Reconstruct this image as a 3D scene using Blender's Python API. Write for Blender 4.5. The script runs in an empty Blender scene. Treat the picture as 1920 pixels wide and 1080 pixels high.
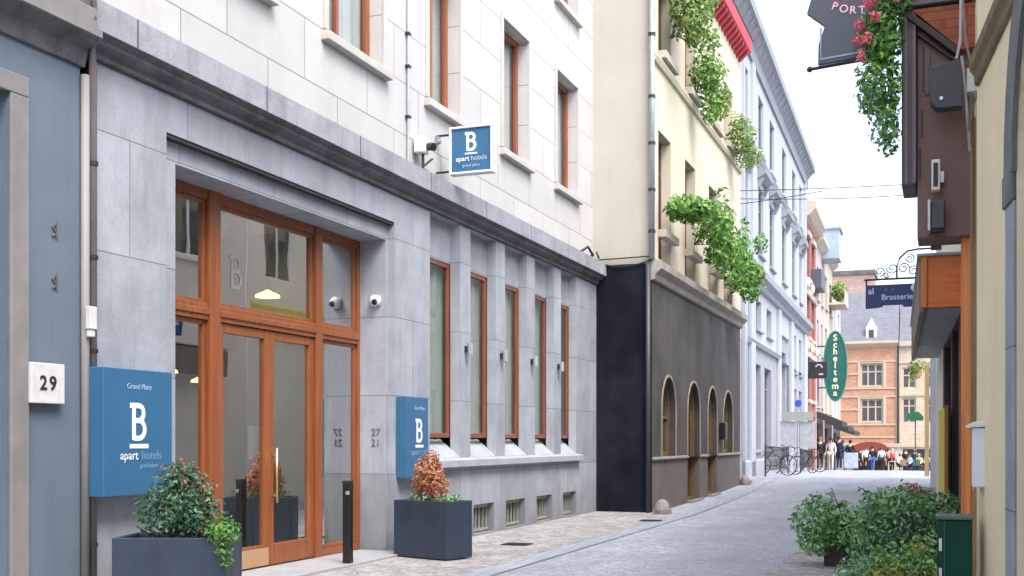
import bpy, bmesh, math, random
from mathutils import Vector, Matrix
random.seed(7)
R = math.radians
SC = bpy.context.scene
COL = SC.collection

# ------------------------------------------------------------------ camera
cd = bpy.data.cameras.new("camera"); cam = bpy.data.objects.new("camera", cd); COL.objects.link(cam)
cam.location = (0, 0, 1.4)
cam.rotation_euler = (R(90), 0, math.atan(810 / 2122))
cd.sensor_width = 36; cd.lens = 2122 / 1920 * 36; cd.shift_y = 286 / 1920
cd.clip_start = 0.05; cd.clip_end = 1500
SC.camera = cam
# ------------------------------------------------------------------ world, sun, exposure
SUN_EL, SUN_AZ = R(56), R(128)          # azimuth clockwise from +y (street direction)
w = bpy.data.worlds.new("World"); SC.world = w; w.use_nodes = True
nt = w.node_tree; nt.nodes.clear()
sky = nt.nodes.new('ShaderNodeTexSky'); sky.sky_type = 'NISHITA'; sky.sun_disc = False
sky.sun_elevation = SUN_EL; sky.sun_rotation = SUN_AZ
sky.air_density = 1.0; sky.dust_density = 4.0; sky.ozone_density = 1.0
hs = nt.nodes.new('ShaderNodeHueSaturation'); hs.inputs['Saturation'].default_value = 0.65
bg = nt.nodes.new('ShaderNodeBackground'); bg.inputs[1].default_value = 0.15
wo = nt.nodes.new('ShaderNodeOutputWorld')
nt.links.new(sky.outputs[0], hs.inputs['Color']); nt.links.new(hs.outputs[0], bg.inputs[0]); nt.links.new(bg.outputs[0], wo.inputs[0])
sd = bpy.data.lights.new("sun", 'SUN'); sd.energy = 0.5; sd.angle = R(26); sd.color = (1.0, 0.975, 0.93)
so = bpy.data.objects.new("sun", sd); COL.objects.link(so)
dirv = Vector((math.sin(SUN_AZ) * math.cos(SUN_EL), math.cos(SUN_AZ) * math.cos(SUN_EL), math.sin(SUN_EL)))
so.rotation_euler = dirv.to_track_quat('Z', 'Y').to_euler(); so.location = dirv * 60
SC.view_settings.view_transform = 'Standard'; SC.view_settings.look = 'None'
SC.view_settings.exposure = 1.8; SC.view_settings.gamma = 1.0
SC.cycles.max_bounces = 8; SC.cycles.diffuse_bounces = 4; SC.cycles.glossy_bounces = 4
SC.cycles.transparent_max_bounces = 12

# ------------------------------------------------------------------ materials
MATS = {}
def mat(name, col, rough=.7, metal=0, var=.12, vs=3.0, fine=0.0, streak=0.0, streakcol=(.05, .05, .06), brick=None,
        bump=0.0, bs=40., col2=None, patch=None, emit=0, leaf=False, spec=.5, rise=0.0, cob=None):
    if name in MATS: return MATS[name]
    m = bpy.data.materials.new(name); m.use_nodes = True; MATS[name] = m
    t = m.node_tree; N = t.nodes; L = t.links
    b = N['Principled BSDF']; out = N['Material Output']
    b.inputs['Roughness'].default_value = rough; b.inputs['Metallic'].default_value = metal
    b.inputs['Specular IOR Level'].default_value = spec
    tc = N.new('ShaderNodeTexCoord'); geo = N.new('ShaderNodeNewGeometry')
    def rng(sock, a, bb, c, d):
        r = N.new('ShaderNodeMapRange'); r.inputs[1].default_value = a; r.inputs[2].default_value = bb
        r.inputs[3].default_value = c; r.inputs[4].default_value = d; L.new(sock, r.inputs[0]); return r.outputs[0]
    def noise(sc, det=4, stretch=None, rough_=.6):
        n = N.new('ShaderNodeTexNoise'); n.inputs['Scale'].default_value = sc; n.inputs['Detail'].default_value = det
        n.inputs['Roughness'].default_value = rough_
        if stretch:
            mp = N.new('ShaderNodeMapping'); mp.inputs['Scale'].default_value = stretch
            L.new(geo.outputs['Position'], mp.inputs[0]); L.new(mp.outputs[0], n.inputs['Vector'])
        else: L.new(geo.outputs['Position'], n.inputs['Vector'])
        return n.outputs['Fac']
    def mix(fac, a, bb, mode='MIX'):
        x = N.new('ShaderNodeMix'); x.data_type = 'RGBA'; x.blend_type = mode
        for s, v in ((x.inputs[0], fac), (x.inputs[6], a), (x.inputs[7], bb)):
            if hasattr(v, 'links'): L.new(v, s)
            elif isinstance(v, tuple): s.default_value = (*v[:3], 1)
            else: s.default_value = v
        return x.outputs[2]
    cur = tuple(col)
    if leaf:
        rp = geo.outputs['Random Per Island']
        cr = N.new('ShaderNodeValToRGB'); L.new(rp, cr.inputs[0])
        cols = [col] + list(col2)
        for i, c in enumerate(cols):
            p = i / (len(cols) - 1)
            e = cr.color_ramp.elements[i] if i in (0,) else (cr.color_ramp.elements[-1] if i == len(cols) - 1 else cr.color_ramp.elements.new(p))
            e.position = p; e.color = (*c, 1)
        L.new(cr.outputs[0], b.inputs['Base Color'])
        tr = N.new('ShaderNodeBsdfTranslucent'); L.new(cr.outputs[0], tr.inputs[0])
        ms = N.new('ShaderNodeMixShader'); ms.inputs[0].default_value = .3
        L.new(b.outputs[0], ms.inputs[1]); L.new(tr.outputs[0], ms.inputs[2]); L.new(ms.outputs[0], out.inputs[0])
        return m
    heights = []
    if brick:
        bw, bh, mo, mcol, jit = brick
        bt = N.new('ShaderNodeTexBrick'); L.new(tc.outputs['UV'], bt.inputs['Vector'])
        bt.inputs['Scale'].default_value = 1; bt.inputs['Brick Width'].default_value = bw
        bt.inputs['Row Height'].default_value = bh; bt.inputs['Mortar Size'].default_value = mo
        bt.inputs['Mortar Smooth'].default_value = .3
        c = Vector(col)
        bt.inputs['Color1'].default_value = (*[min(1, x * (1 + jit)) for x in c], 1)
        bt.inputs['Color2'].default_value = (*[x * (1 - jit) for x in c], 1)
        bt.inputs['Mortar'].default_value = (*mcol, 1)
        cur = bt.outputs['Color']; heights.append((bt.outputs['Fac'], -1.0))
    if cob:
        vo = N.new('ShaderNodeTexVoronoi'); vo.feature = 'DISTANCE_TO_EDGE'; vo.inputs['Scale'].default_value = cob[0]
        vo.inputs['Randomness'].default_value = cob[3]
        vc = N.new('ShaderNodeTexVoronoi'); vc.inputs['Scale'].default_value = cob[0]; vc.inputs['Randomness'].default_value = cob[3]
        L.new(geo.outputs['Position'], vo.inputs['Vector']); L.new(geo.outputs['Position'], vc.inputs['Vector'])
        sep = N.new('ShaderNodeSeparateColor'); L.new(vc.outputs['Color'], sep.inputs[0])
        v = rng(sep.outputs[0], 0, 1, 1 - cob[1], 1 + cob[1])
        vm = N.new('ShaderNodeVectorMath'); vm.operation = 'SCALE'; vm.inputs[0].default_value = col; L.new(v, vm.inputs['Scale'])
        e = rng(vo.outputs['Distance'], 0, .06, 0, 1)
        cur = mix(e, cob[2], vm.outputs[0]); heights.append((e, .6))
    if col2:
        n = noise(patch[0] if patch else 1.0, 5, patch[2] if patch and len(patch) > 2 else None)
        th = patch[1] if patch else .5
        cur = mix(rng(n, th - .12, th + .12, 0, 1), cur, tuple(col2))
    if var:
        n = noise(vs, 6)
        v = rng(n, .25, .75, 1 - var, 1 + var)
        cur = mix(1.0, cur, v, 'MULTIPLY') if not isinstance(cur, tuple) else mix(1.0, cur, v, 'MULTIPLY')
    if fine:
        n2 = noise(vs * 18, 3)
        cur = mix(1.0, cur, rng(n2, .3, .7, 1 - fine, 1 + fine), 'MULTIPLY')
    if streak:
        n = noise(1.0, 5, (2.6, 2.6, .28), .7)
        cur = mix(rng(n, .52, .8, 0, streak), cur, tuple(streakcol))
        n = noise(1.0, 5, (9, 9, .9), .7)
        cur = mix(rng(n, .55, .85, 0, streak * .8), cur, tuple(streakcol))
    if rise:                                            # splash dirt near the pavement (a stain of its own height)
        sp = N.new('ShaderNodeSeparateXYZ'); L.new(geo.outputs['Position'], sp.inputs[0])
        n = noise(2.5, 4)
        ad = N.new('ShaderNodeMath'); ad.operation = 'MULTIPLY_ADD'; ad.inputs[1].default_value = -.9
        L.new(n, ad.inputs[0]); L.new(sp.outputs[2], ad.inputs[2])
        cur = mix(rng(ad.outputs[0], -.45, .35, rise, 0), cur, (.10, .10, .10))
    if isinstance(cur, tuple): b.inputs['Base Color'].default_value = (*cur, 1)
    else: L.new(cur, b.inputs['Base Color'])
    if bump:
        hn = noise(bs, 5); h = rng(hn, 0, 1, 0, .35)
        for s, k in heights:
            mm = N.new('ShaderNodeMath'); mm.operation = 'MULTIPLY_ADD'; mm.inputs[1].default_value = k
            L.new(s, mm.inputs[0]); L.new(h, mm.inputs[2]); h = mm.outputs[0]
        bp = N.new('ShaderNodeBump'); bp.inputs['Strength'].default_value = min(1, bump); bp.inputs['Distance'].default_value = .012
        L.new(h, bp.inputs['Height']); L.new(bp.outputs[0], b.inputs['Normal'])
    if emit:
        b.inputs['Emission Color'].default_value = (*col, 1); b.inputs['Emission Strength'].default_value = emit
    rn = noise(vs * 2, 3)
    L.new(rng(rn, .3, .7, max(0, rough - .08), min(1, rough + .08)), b.inputs['Roughness'])
    return m

def wood(name, c1, c2, rough=.35, axis=(14, 14, .7)):
    if name in MATS: return MATS[name]
    m = bpy.data.materials.new(name); m.use_nodes = True; MATS[name] = m
    N = m.node_tree.nodes; L = m.node_tree.links; b = N['Principled BSDF']
    g = N.new('ShaderNodeNewGeometry'); mp = N.new('ShaderNodeMapping'); mp.inputs['Scale'].default_value = axis
    n = N.new('ShaderNodeTexNoise'); n.inputs['Scale'].default_value = 1.6; n.inputs['Detail'].default_value = 6; n.inputs['Distortion'].default_value = .6
    cr = N.new('ShaderNodeValToRGB'); cr.color_ramp.elements[0].color = (*c1, 1); cr.color_ramp.elements[1].color = (*c2, 1)
    cr.color_ramp.elements[0].position = .3; cr.color_ramp.elements[1].position = .7
    L.new(g.outputs['Position'], mp.inputs[0]); L.new(mp.outputs[0], n.inputs['Vector']); L.new(n.outputs['Fac'], cr.inputs[0])
    L.new(cr.outputs[0], b.inputs['Base Color']); b.inputs['Roughness'].default_value = rough
    bp = N.new('ShaderNodeBump'); bp.inputs['Strength'].default_value = .15; bp.inputs['Distance'].default_value = .004
    L.new(n.outputs['Fac'], bp.inputs['Height']); L.new(bp.outputs[0], b.inputs['Normal'])
    return m

def glass(name, tint=(.85, .92, .9), boost=1.6, add=.03, rough=.0, op=0.0, wav=.02):
    if name in MATS: return MATS[name]
    m = bpy.data.materials.new(name); m.use_nodes = True; MATS[name] = m
    N = m.node_tree.nodes; L = m.node_tree.links; N.remove(N['Principled BSDF'])
    fr = N.new('ShaderNodeFresnel'); fr.inputs[0].default_value = 1.5
    ma = N.new('ShaderNodeMath'); ma.operation = 'MULTIPLY_ADD'; ma.inputs[1].default_value = boost; ma.inputs[2].default_value = add; ma.use_clamp = True
    bf = N.new('ShaderNodeNewGeometry'); ior = N.new('ShaderNodeMapRange'); ior.inputs[3].default_value = 1.5; ior.inputs[4].default_value = 1 / 1.5
    L.new(bf.outputs['Backfacing'], ior.inputs[0]); L.new(ior.outputs[0], fr.inputs[0])
    gl = N.new('ShaderNodeBsdfGlossy'); gl.inputs['Roughness'].default_value = rough
    tr = N.new('ShaderNodeBsdfTransparent'); tr.inputs[0].default_value = (*tint, 1)
    g = N.new('ShaderNodeNewGeometry'); n = N.new('ShaderNodeTexNoise'); n.inputs['Scale'].default_value = 1.3
    bp = N.new('ShaderNodeBump'); bp.inputs['Strength'].default_value = wav; bp.inputs['Distance'].default_value = .05
    L.new(g.outputs['Position'], n.inputs['Vector']); L.new(n.outputs['Fac'], bp.inputs['Height']); L.new(bp.outputs[0], gl.inputs['Normal'])
    ms = N.new('ShaderNodeMixShader'); L.new(fr.outputs[0], ma.inputs[0]); L.new(ma.outputs[0], ms.inputs[0])
    L.new(tr.outputs[0], ms.inputs[1]); L.new(gl.outputs[0], ms.inputs[2]); L.new(ms.outputs[0], N['Material Output'].inputs[0])
    return m

# ------------------------------------------------------------------ mesh builder
OFF = {}
def empty(name, loc, rz=0, label=None, cat=None, group=None):
    o = bpy.data.objects.new(name, None); COL.objects.link(o); o.location = loc; o.rotation_euler = (0, 0, rz)
    o.empty_display_size = .2; OFF[o.name] = Vector(loc)
    tag(o, label, cat, group); return o
def tag(o, label=None, cat=None, group=None, kind=None):
    if label: o['label'] = label
    if cat: o['category'] = cat
    if group: o['group'] = group
    if kind: o['kind'] = kind
    return o
class Fr:
    def __init__(s, org, d, n): s.o, s.d, s.n = org, d, n
    def __call__(s, a, z, o=0): return (s.o[0] + s.d[0] * a + s.n[0] * o, s.o[1] + s.d[1] * a + s.n[1] * o, z)
def side(x0, y0=0, k=0, sgn=1):       # wall along the street; a = world y ; outward +x (sgn 1) or -x
    return Fr((x0 - k * y0, 0), (k, 1), (sgn, -k * sgn))
def face(y0): return Fr((0, y0), (1, 0), (0, -1))    # wall facing the camera side; a = world x
class MB:
    def __init__(s): s.v = []; s.f = []; s.sm = False
    def q(s, *p):
        i = len(s.v); s.v += [tuple(x) for x in p]; s.f.append(tuple(range(i, i + len(p)))); return s
    def box(s, x0, x1, y0, y1, z0, z1): return s.fbox(Fr((0, 0), (1, 0), (0, 1)), x0, x1, z0, z1, y0, y1)
    def fbox(s, F, a0, a1, z0, z1, o0, o1):
        i = len(s.v)
        for o in (o0, o1):
            s.v += [F(a0, z0, o), F(a1, z0, o), F(a1, z1, o), F(a0, z1, o)]
        for f in ((0, 1, 2, 3), (7, 6, 5, 4), (0, 4, 5, 1), (1, 5, 6, 2), (2, 6, 7, 3), (3, 7, 4, 0)): s.f.append(tuple(i + k for k in f))
        return s
    def prism(s, F, poly, o0, o1):
        i = len(s.v); n = len(poly)
        s.v += [F(a, z, o0) for a, z in poly] + [F(a, z, o1) for a, z in poly]
        s.f.append(tuple(range(i, i + n))); s.f.append(tuple(range(i + 2 * n - 1, i + n - 1, -1)))
        for k in range(n): s.f.append((i + k, i + (k + 1) % n, i + n + (k + 1) % n, i + n + k))
        return s
    def extr(s, F, prof, a0, a1):       # profile [(o,z)] extruded along a
        i = len(s.v); n = len(prof)
        s.v += [F(a0, z, o) for o, z in prof] + [F(a1, z, o) for o, z in prof]
        s.f.append(tuple(range(i, i + n))); s.f.append(tuple(range(i + 2 * n - 1, i + n - 1, -1)))
        for k in range(n): s.f.append((i + k, i + (k + 1) % n, i + n + (k + 1) % n, i + n + k))
        return s
    def tube(s, pts, r, n=8, cap=True):
        pts = [Vector(p) for p in pts]; rs = r if isinstance(r, (list, tuple)) else [r] * len(pts)
        i0 = len(s.v); up = Vector((0, 0, 1))
        for k, p in enumerate(pts):
            t = (pts[min(k + 1, len(pts) - 1)] - pts[max(k - 1, 0)]).normalized()
            a = t.cross(up if abs(t.z) < .95 else Vector((1, 0, 0))).normalized(); b = t.cross(a)
            for j in range(n):
                an = 2 * math.pi * j / n; s.v.append(tuple(p + (a * math.cos(an) + b * math.sin(an)) * rs[k]))
        for k in range(len(pts) - 1):
            for j in range(n):
                s.f.append((i0 + k * n + j, i0 + k * n + (j + 1) % n, i0 + (k + 1) * n + (j + 1) % n, i0 + (k + 1) * n + j))
        if cap:
            s.f.append(tuple(i0 + j for j in range(n))[::-1]); s.f.append(tuple(i0 + (len(pts) - 1) * n + j for j in range(n)))
        return s
    def ell(s, c, r, n=12, m=8):
        i0 = len(s.v)
        for k in range(m + 1):
            ph = math.pi * k / m
            for j in range(n):
                th = 2 * math.pi * j / n
                s.v.append((c[0] + r[0] * math.sin(ph) * math.cos(th), c[1] + r[1] * math.sin(ph) * math.sin(th), c[2] + r[2] * math.cos(ph)))
        for k in range(m):
            for j in range(n): s.f.append((i0 + k * n + j, i0 + k * n + (j + 1) % n, i0 + (k + 1) * n + (j + 1) % n, i0 + (k + 1) * n + j))
        return s
    def stroke(s, F, pts, w, o0, o1):       # flat ribbon in (a,z), extruded
        n = len(pts); lf = []; rt = []
        for k in range(n):
            p = Vector(pts[k]); a = Vector(pts[max(k - 1, 0)]); b = Vector(pts[min(k + 1, n - 1)]); t = (b - a).normalized()
            nn = Vector((-t.y, t.x)) * w / 2; lf.append(p + nn); rt.append(p - nn)
        for k in range(n - 1): s.prism(F, [lf[k], lf[k + 1], rt[k + 1], rt[k]], o0, o1)
        return s
    def wall(s, F, a0, a1, z0, z1, holes=(), depth=.2, o=0):
        A = sorted({a0, a1} | {h[0] for h in holes} | {h[1] for h in holes}); Z = sorted({z0, z1} | {h[2] for h in holes} | {h[3] for h in holes})
        A = [x for x in A if a0 <= x <= a1]; Z = [x for x in Z if z0 <= x <= z1]
        for i in range(len(A) - 1):
            for j in range(len(Z) - 1):
                ca, cz = (A[i] + A[i + 1]) / 2, (Z[j] + Z[j + 1]) / 2
                if any(h[0] < ca < h[1] and h[2] < cz < h[3] for h in holes): continue
                s.q(F(A[i], Z[j], o), F(A[i + 1], Z[j], o), F(A[i + 1], Z[j + 1], o), F(A[i], Z[j + 1], o))
        for h in holes:
            b0, b1, c0, c1 = h[:4]; d = h[4] if len(h) > 4 and h[4] else depth; i_ = o - d
            if len(h) > 5:                # arched head
                r = (b1 - b0) / 2; cx = (b0 + b1) / 2; rz = min(h[5], c1 - c0); cz = c1 - rz; n = 14
                arc = [(cx - r * math.cos(math.pi * k / n), cz + rz * math.sin(math.pi * k / n)) for k in range(n + 1)]
                for k in range(n):
                    p, q_ = arc[k], arc[k + 1]
                    s.q(F(p[0], p[1], o), F(q_[0], q_[1], o), F(q_[0], c1, o), F(p[0], c1, o))
                    s.q(F(p[0], p[1], o), F(q_[0], q_[1], o), F(q_[0], q_[1], i_), F(p[0], p[1], i_))
                s.q(F(b0, c0, o), F(b0, cz, o), F(b0, cz, i_), F(b0, c0, i_)); s.q(F(b1, c0, o), F(b1, cz, o), F(b1, cz, i_), F(b1, c0, i_))
                s.q(F(b0, c0, o), F(b1, c0, o), F(b1, c0, i_), F(b0, c0, i_))
            else:
                for (p, q_) in (((b0, c0), (b1, c0)), ((b1, c0), (b1, c1)), ((b1, c1), (b0, c1)), ((b0, c1), (b0, c0))):
                    s.q(F(p[0], p[1], o), F(q_[0], q_[1], o), F(q_[0], q_[1], i_), F(p[0], p[1], i_))
        return s
    def build(s, name, m, parent=None, bevel=0, smooth=False, loc=None, fixn=True):
        if parent is not None: off = OFF[parent.name]
        elif loc is not None: off = Vector(loc)
        else:
            xs = [v[0] for v in s.v]; ys = [v[1] for v in s.v]; zs = [v[2] for v in s.v]
            off = Vector(((min(xs) + max(xs)) / 2, (min(ys) + max(ys)) / 2, min(zs)))
        me = bpy.data.meshes.new(name); me.from_pydata([tuple(Vector(v) - off) for v in s.v], [], s.f)
        if fixn:
            bm = bmesh.new(); bm.from_mesh(me); bmesh.ops.recalc_face_normals(bm, faces=bm.faces[:]); bm.to_mesh(me); bm.free()
        uv = me.uv_layers.new(name='uv')
        for p in me.polygons:
            n = p.normal
            for li in p.loop_indices:
                v = me.vertices[me.loops[li].vertex_index].co + off
                if abs(n.z) > .7: c = (v.x, v.y)
                elif abs(n.x) > abs(n.y): c = (v.y, v.z)
                else: c = (v.x, v.z)
                uv.data[li].uv = c
        me.materials.append(m)
        if smooth:
            for p in me.polygons: p.use_smooth = True
        o = bpy.data.objects.new(name, me); COL.objects.link(o)
        if parent is not None: o.parent = parent
        else: o.location = off
        OFF[o.name] = off
        if bevel:
            b = o.modifiers.new('bevel', 'BEVEL'); b.width = bevel; b.segments = 2; b.limit_method = 'ANGLE'; b.angle_limit = R(40)
        return o
def each(mb, name, m, parent, bevel=0):
    par = list(range(len(mb.v)))
    def find(i):
        while par[i] != i: par[i] = par[par[i]]; i = par[i]
        return i
    for f in mb.f:
        for k in f[1:]: par[find(k)] = find(f[0])
    groups = {}
    for f in mb.f: groups.setdefault(find(f[0]), []).append(f)
    for fs in groups.values():
        idx = sorted({i for f in fs for i in f}); mp = {i: k for k, i in enumerate(idx)}
        q_ = MB(); q_.v = [mb.v[i] for i in idx]; q_.f = [tuple(mp[i] for i in f) for f in fs]; q_.build(name, m, parent, bevel=bevel)
def text(name, s, F, a, z, size, o, m, parent=None, ext=.004, align='CENTER', sx=1, bold=0, rot=0):
    cu = bpy.data.curves.new(name, 'FONT'); cu.body = s; cu.size = size; cu.align_x = align; cu.extrude = ext; cu.offset = bold
    ob = bpy.data.objects.new(name, cu); COL.objects.link(ob)
    bpy.context.view_layer.update()
    me = bpy.data.meshes.new_from_object(ob.evaluated_get(bpy.context.evaluated_depsgraph_get()))
    mb = MB(); c, si = math.cos(rot), math.sin(rot)
    mb.v = [F(a + FL(F) * sx * (v.co.x * c - v.co.y * si), z + (v.co.x * si + v.co.y * c), o + v.co.z) for v in me.vertices]
    mb.f = [tuple(p.vertices) for p in me.polygons]
    bpy.data.objects.remove(ob); bpy.data.curves.remove(cu); bpy.data.meshes.remove(me)
    return mb.build(name, m, parent)
def FL(F):      # reading direction: seen from outside, text runs along +a or -a
    return 1 if (F.n[0] * F.d[1] - F.n[1] * F.d[0]) > 0 else -1
def leaves(mb, blobs, n, size, rnd, shell=.45, long=1.5, droop=0.0):
    tot = sum(b[1][0] * b[1][1] * b[1][2] for b in blobs)
    for c, r in blobs:
        k = int(n * r[0] * r[1] * r[2] / tot) + 1
        for _ in range(k):
            d = Vector((rnd.gauss(0, 1), rnd.gauss(0, 1), rnd.gauss(0, 1))).normalized()
            rad = shell + (1 - shell) * rnd.random() ** .6
            if rnd.random() < .08: rad *= 1.15
            p = Vector((c[0] + d.x * r[0] * rad, c[1] + d.y * r[1] * rad, c[2] + d.z * r[2] * rad))
            nn = (d + Vector((rnd.uniform(-1, 1), rnd.uniform(-1, 1), rnd.uniform(-.2, 1)))).normalized()
            t = nn.cross(Vector((rnd.uniform(-1, 1), rnd.uniform(-1, 1), rnd.uniform(-1, 1) - droop))).normalized()
            b = nn.cross(t); s = size * rnd.uniform(.6, 1.3); l = s * long
            mb.q(p - t * l, p - b * s * .5 + nn * s * .12, p + t * l, p + b * s * .5 + nn * s * .12)
    return mb
def window(parent, F, a0, a1, z0, z1, o, fm, gm, fw=.07, fd=.06, mull=(), trans=(), sill=None, curtain=None, name='window', bv=.006, dark=None):
    m = MB()
    m.fbox(F, a0, a0 + fw, z0, z1, o - fd, o); m.fbox(F, a1 - fw, a1, z0, z1, o - fd, o)
    m.fbox(F, a0 + fw, a1 - fw, z0, z0 + fw, o - fd, o); m.fbox(F, a0 + fw, a1 - fw, z1 - fw, z1, o - fd, o)
    for x in mull: m.fbox(F, x - fw * .4, x + fw * .4, z0 + fw, z1 - fw, o - fd + .003, o - .004)
    for z in trans: m.fbox(F, a0 + fw, a1 - fw, z - fw * .35, z + fw * .35, o - fd + .006, o - .007)
    w_ = m.build(name, fm, parent, bevel=bv)
    MB().q(F(a0 + fw * .5, z0 + fw * .5, o - fd * .6), F(a1 - fw * .5, z0 + fw * .5, o - fd * .6), F(a1 - fw * .5, z1 - fw * .5, o - fd * .6), F(a0 + fw * .5, z1 - fw * .5, o - fd * .6)).build('pane', gm, w_)
    if curtain:
        c = MB(); n = int((a1 - a0) / .05); 
        for k in range(n):
            x0 = a0 + (a1 - a0) * k / n; x1 = a0 + (a1 - a0) * (k + 1) / n
            d0 = .02 * math.sin(k * 1.3); d1 = .02 * math.sin((k + 1) * 1.3)
            c.q(F(x0, z0, o - .13 + d0), F(x1, z0, o - .13 + d1), F(x1, z1, o - .13 + d1), F(x0, z1, o - .13 + d0))
        c.build('curtain', curtain, w_, fixn=False)
    if dark is not False and not curtain:
        pass
    if sill:
        sm, sz, so_, ov = sill
        MB().extr(F, [(o - .02, z0 - .004), (so_, z0 - .03), (so_, z0 - sz), (o - .02, z0 - sz)], a0 - ov, a1 + ov).build('sill', sm, w_, bevel=.008)
    return w_

# ------------------------------------------------------------------ palette
stone = mat('grey_stone', (.31, .335, .38), .75, var=.2, vs=2.2, fine=.07, streak=.5, streakcol=(.13, .135, .15), brick=(1.55, .98, .006, (.16, .17, .19), .13), bump=.3, rise=.5)
stone_pl = mat('grey_stone_plain', (.34, .365, .41), .75, var=.16, vs=3, fine=.10, streak=.22, streakcol=(.17, .17, .18), bump=.2)
stone_cf = mat('cornice_stone_face', (.29, .30, .34), .8, var=.22, vs=3, fine=.14, streak=.6, streakcol=(.09, .09, .10), brick=(1.9, 3.1, .012, (.07, .07, .08), .06), bump=.3)
stone_rev = mat('grey_stone_reveal', (.33, .34, .37), .7, var=.3, vs=5, fine=.12, streak=.3, streakcol=(.2, .2, .21), bump=.2)
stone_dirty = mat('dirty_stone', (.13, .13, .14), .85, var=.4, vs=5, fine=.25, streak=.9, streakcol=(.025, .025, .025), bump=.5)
lime = mat('white_limestone', (.475, .47, .465), .8, var=.07, vs=1.5, fine=.03, streak=.25, streakcol=(.30, .30, .32), brick=(1.42, .665, .008, (.2, .2, .21), .05), bump=.2)
lime_pl = mat('white_limestone_plain', (.45, .435, .41), .8, var=.1, vs=3, fine=.05, streak=.15, streakcol=(.4, .38, .36), bump=.15)
mahog = wood('mahogany', (.19, .06, .022), (.31, .10, .036), .3)
mahog_d = wood('mahogany_dark', (.17, .05, .025), (.27, .085, .04), .35)
orange_wood = wood('orange_wood', (.55, .16, .035), (.78, .30, .08), .4)
orange_face = wood('orange_board', (.72, .17, .04), (.85, .26, .075), .5, (2, 2, 22))
brown = mat('brown_timber', (.15, .088, .075), .6, var=.2, vs=3, fine=.1, bump=.2)
brown_d = mat('dark_brown_timber', (.035, .024, .024), .6, var=.2, vs=3)
gl_door = glass('door_glass', (.86, .9, .88), 2.6, .48)
gl_win = glass('window_glass', (.9, .93, .92), 1.3, .05)
pane_dark = mat('dark_pane', (.045, .055, .065), .06, var=.3, vs=.7, spec=.9)
blue = mat('blue_enamel', (.035, .13, .26), .38, var=.06, vs=2, bump=.05)
white = mat('white_paint', (.75, .77, .8), .5, var=.05)
black = mat('black_paint', (.012, .012, .014), .35, var=.1)
planter_m = mat('slate_planter', (.022, .037, .064), .5, var=.22, vs=5, fine=.12, streak=.3, streakcol=(.07, .085, .11), bump=.2)
curt = mat('pale_curtain', (.30, .36, .32), .9, var=.08, vs=3)
metal = mat('galvanised_metal', (.4, .43, .47), .45, metal=.6, var=.15, vs=6)
darkm = mat('dark_metal', (.03, .032, .036), .5, metal=.3, var=.1)
soil = mat('soil', (.045, .03, .02), .95, var=.4, vs=20, bump=.8)
cream = mat('cream_render', (.54, .49, .385), .85, var=.08, vs=1.2, fine=.03, streak=.25, streakcol=(.34, .30, .24), bump=.15)
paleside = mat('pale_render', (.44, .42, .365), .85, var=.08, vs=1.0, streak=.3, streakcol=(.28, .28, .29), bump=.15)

# ------------------------------------------------------------------ ground
def gz(y):
    P = [(-60, 0), (23, 0), (28, .07), (31.5, .17), (34.5, .30), (40, .21), (46, .10), (54, -.02), (62, -.16), (75, -.5), (90, -.95), (110, -1.2), (400, -1.5), (1500, -1.5)]
    for (a, b), (c, d) in zip(P, P[1:]):
        if a <= y <= c: return b + (d - b) * (y - a) / (c - a)
    return 0
def sheet(name, x0, x1, ys, dz, m, nx=1, kind='structure', xf=None):
    mb = MB()
    for y0, y1 in zip(ys, ys[1:]):
        for i in range(nx):
            a = [(xf(y) if xf else (x0, x1)) for y in (y0, y1)]
            X = lambda j, i_: a[j][0] + (a[j][1] - a[j][0]) * i_ / nx
            mb.q((X(0, i), y0, gz(y0) + dz), (X(0, i + 1), y0, gz(y0) + dz), (X(1, i + 1), y1, gz(y1) + dz), (X(1, i), y1, gz(y1) + dz))
    o = mb.build(name, m, loc=(0, 0, 0), fixn=False); tag(o, kind=kind); return o
ys = [-60, 0, 10, 18, 23, 24.5, 26, 28, 30, 31.5, 33, 34.5, 37, 40, 43, 46, 50, 54, 58, 62, 68, 75, 82, 90, 110, 400]
pave = mat('street_setts', (.345, .37, .425), .72, var=.16, vs=.8, cob=(9.0, .17, (.18, .19, .225), .6), bump=.5, bs=60, col2=(.25, .265, .30), patch=(.55, .55, (1, .35, 1)))
side_m = mat('sidewalk_setts', (.32, .31, .31), .8, var=.22, vs=1.4, cob=(8.0, .22, (.17, .165, .165), .8), bump=.6, bs=60)
gutter_m = mat('gutter_stone', (.29, .32, .38), .7, var=.15, vs=1.5, brick=(.16, .5, .006, (.14, .15, .18), .05), bump=.3)
far_m = mat('square_paving', (.2, .2, .21), .8, var=.15, vs=.3)
sheet('ground', -300, 300, ys[:-1] + [400, 1400], -.006, far_m, 1)
sheet('street', -6.6, .6, ys[:-2] , 0, pave, 1, xf=lambda y: (-8.5, 1.3))
sheet('sidewalk', 0, 0, [-10, 0, 10, 18, 21.6], .006, side_m, xf=lambda y: (-6.6, -4.62))
sheet('gutter', 0, 0, [-10, 0, 10, 18, 21.2, 24.5, 28, 31.5, 33.5], .010, gutter_m, xf=lambda y: (-4.66, -4.36) if y < 20 else (-4.66 - (y - 20) * .02, -4.36 - (y - 20) * .02))
sheet('sidewalk', 0, 0, [-10, 0, 8, 14, 20, 24.5, 31.5], .006, side_m, xf=lambda y: (-1.75 + .02 * max(0, y - 14), 1.6 if y < 10 else .3))
step_m = mat('step_stone', (.30, .31, .33), .7, var=.15, vs=4, fine=.1, bump=.2)
tag(MB().fbox(side(-6.4), 8.46, 12.58, -.05, .035, -.45, .28).build('door_threshold', step_m, bevel=.01), kind='structure')

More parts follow.
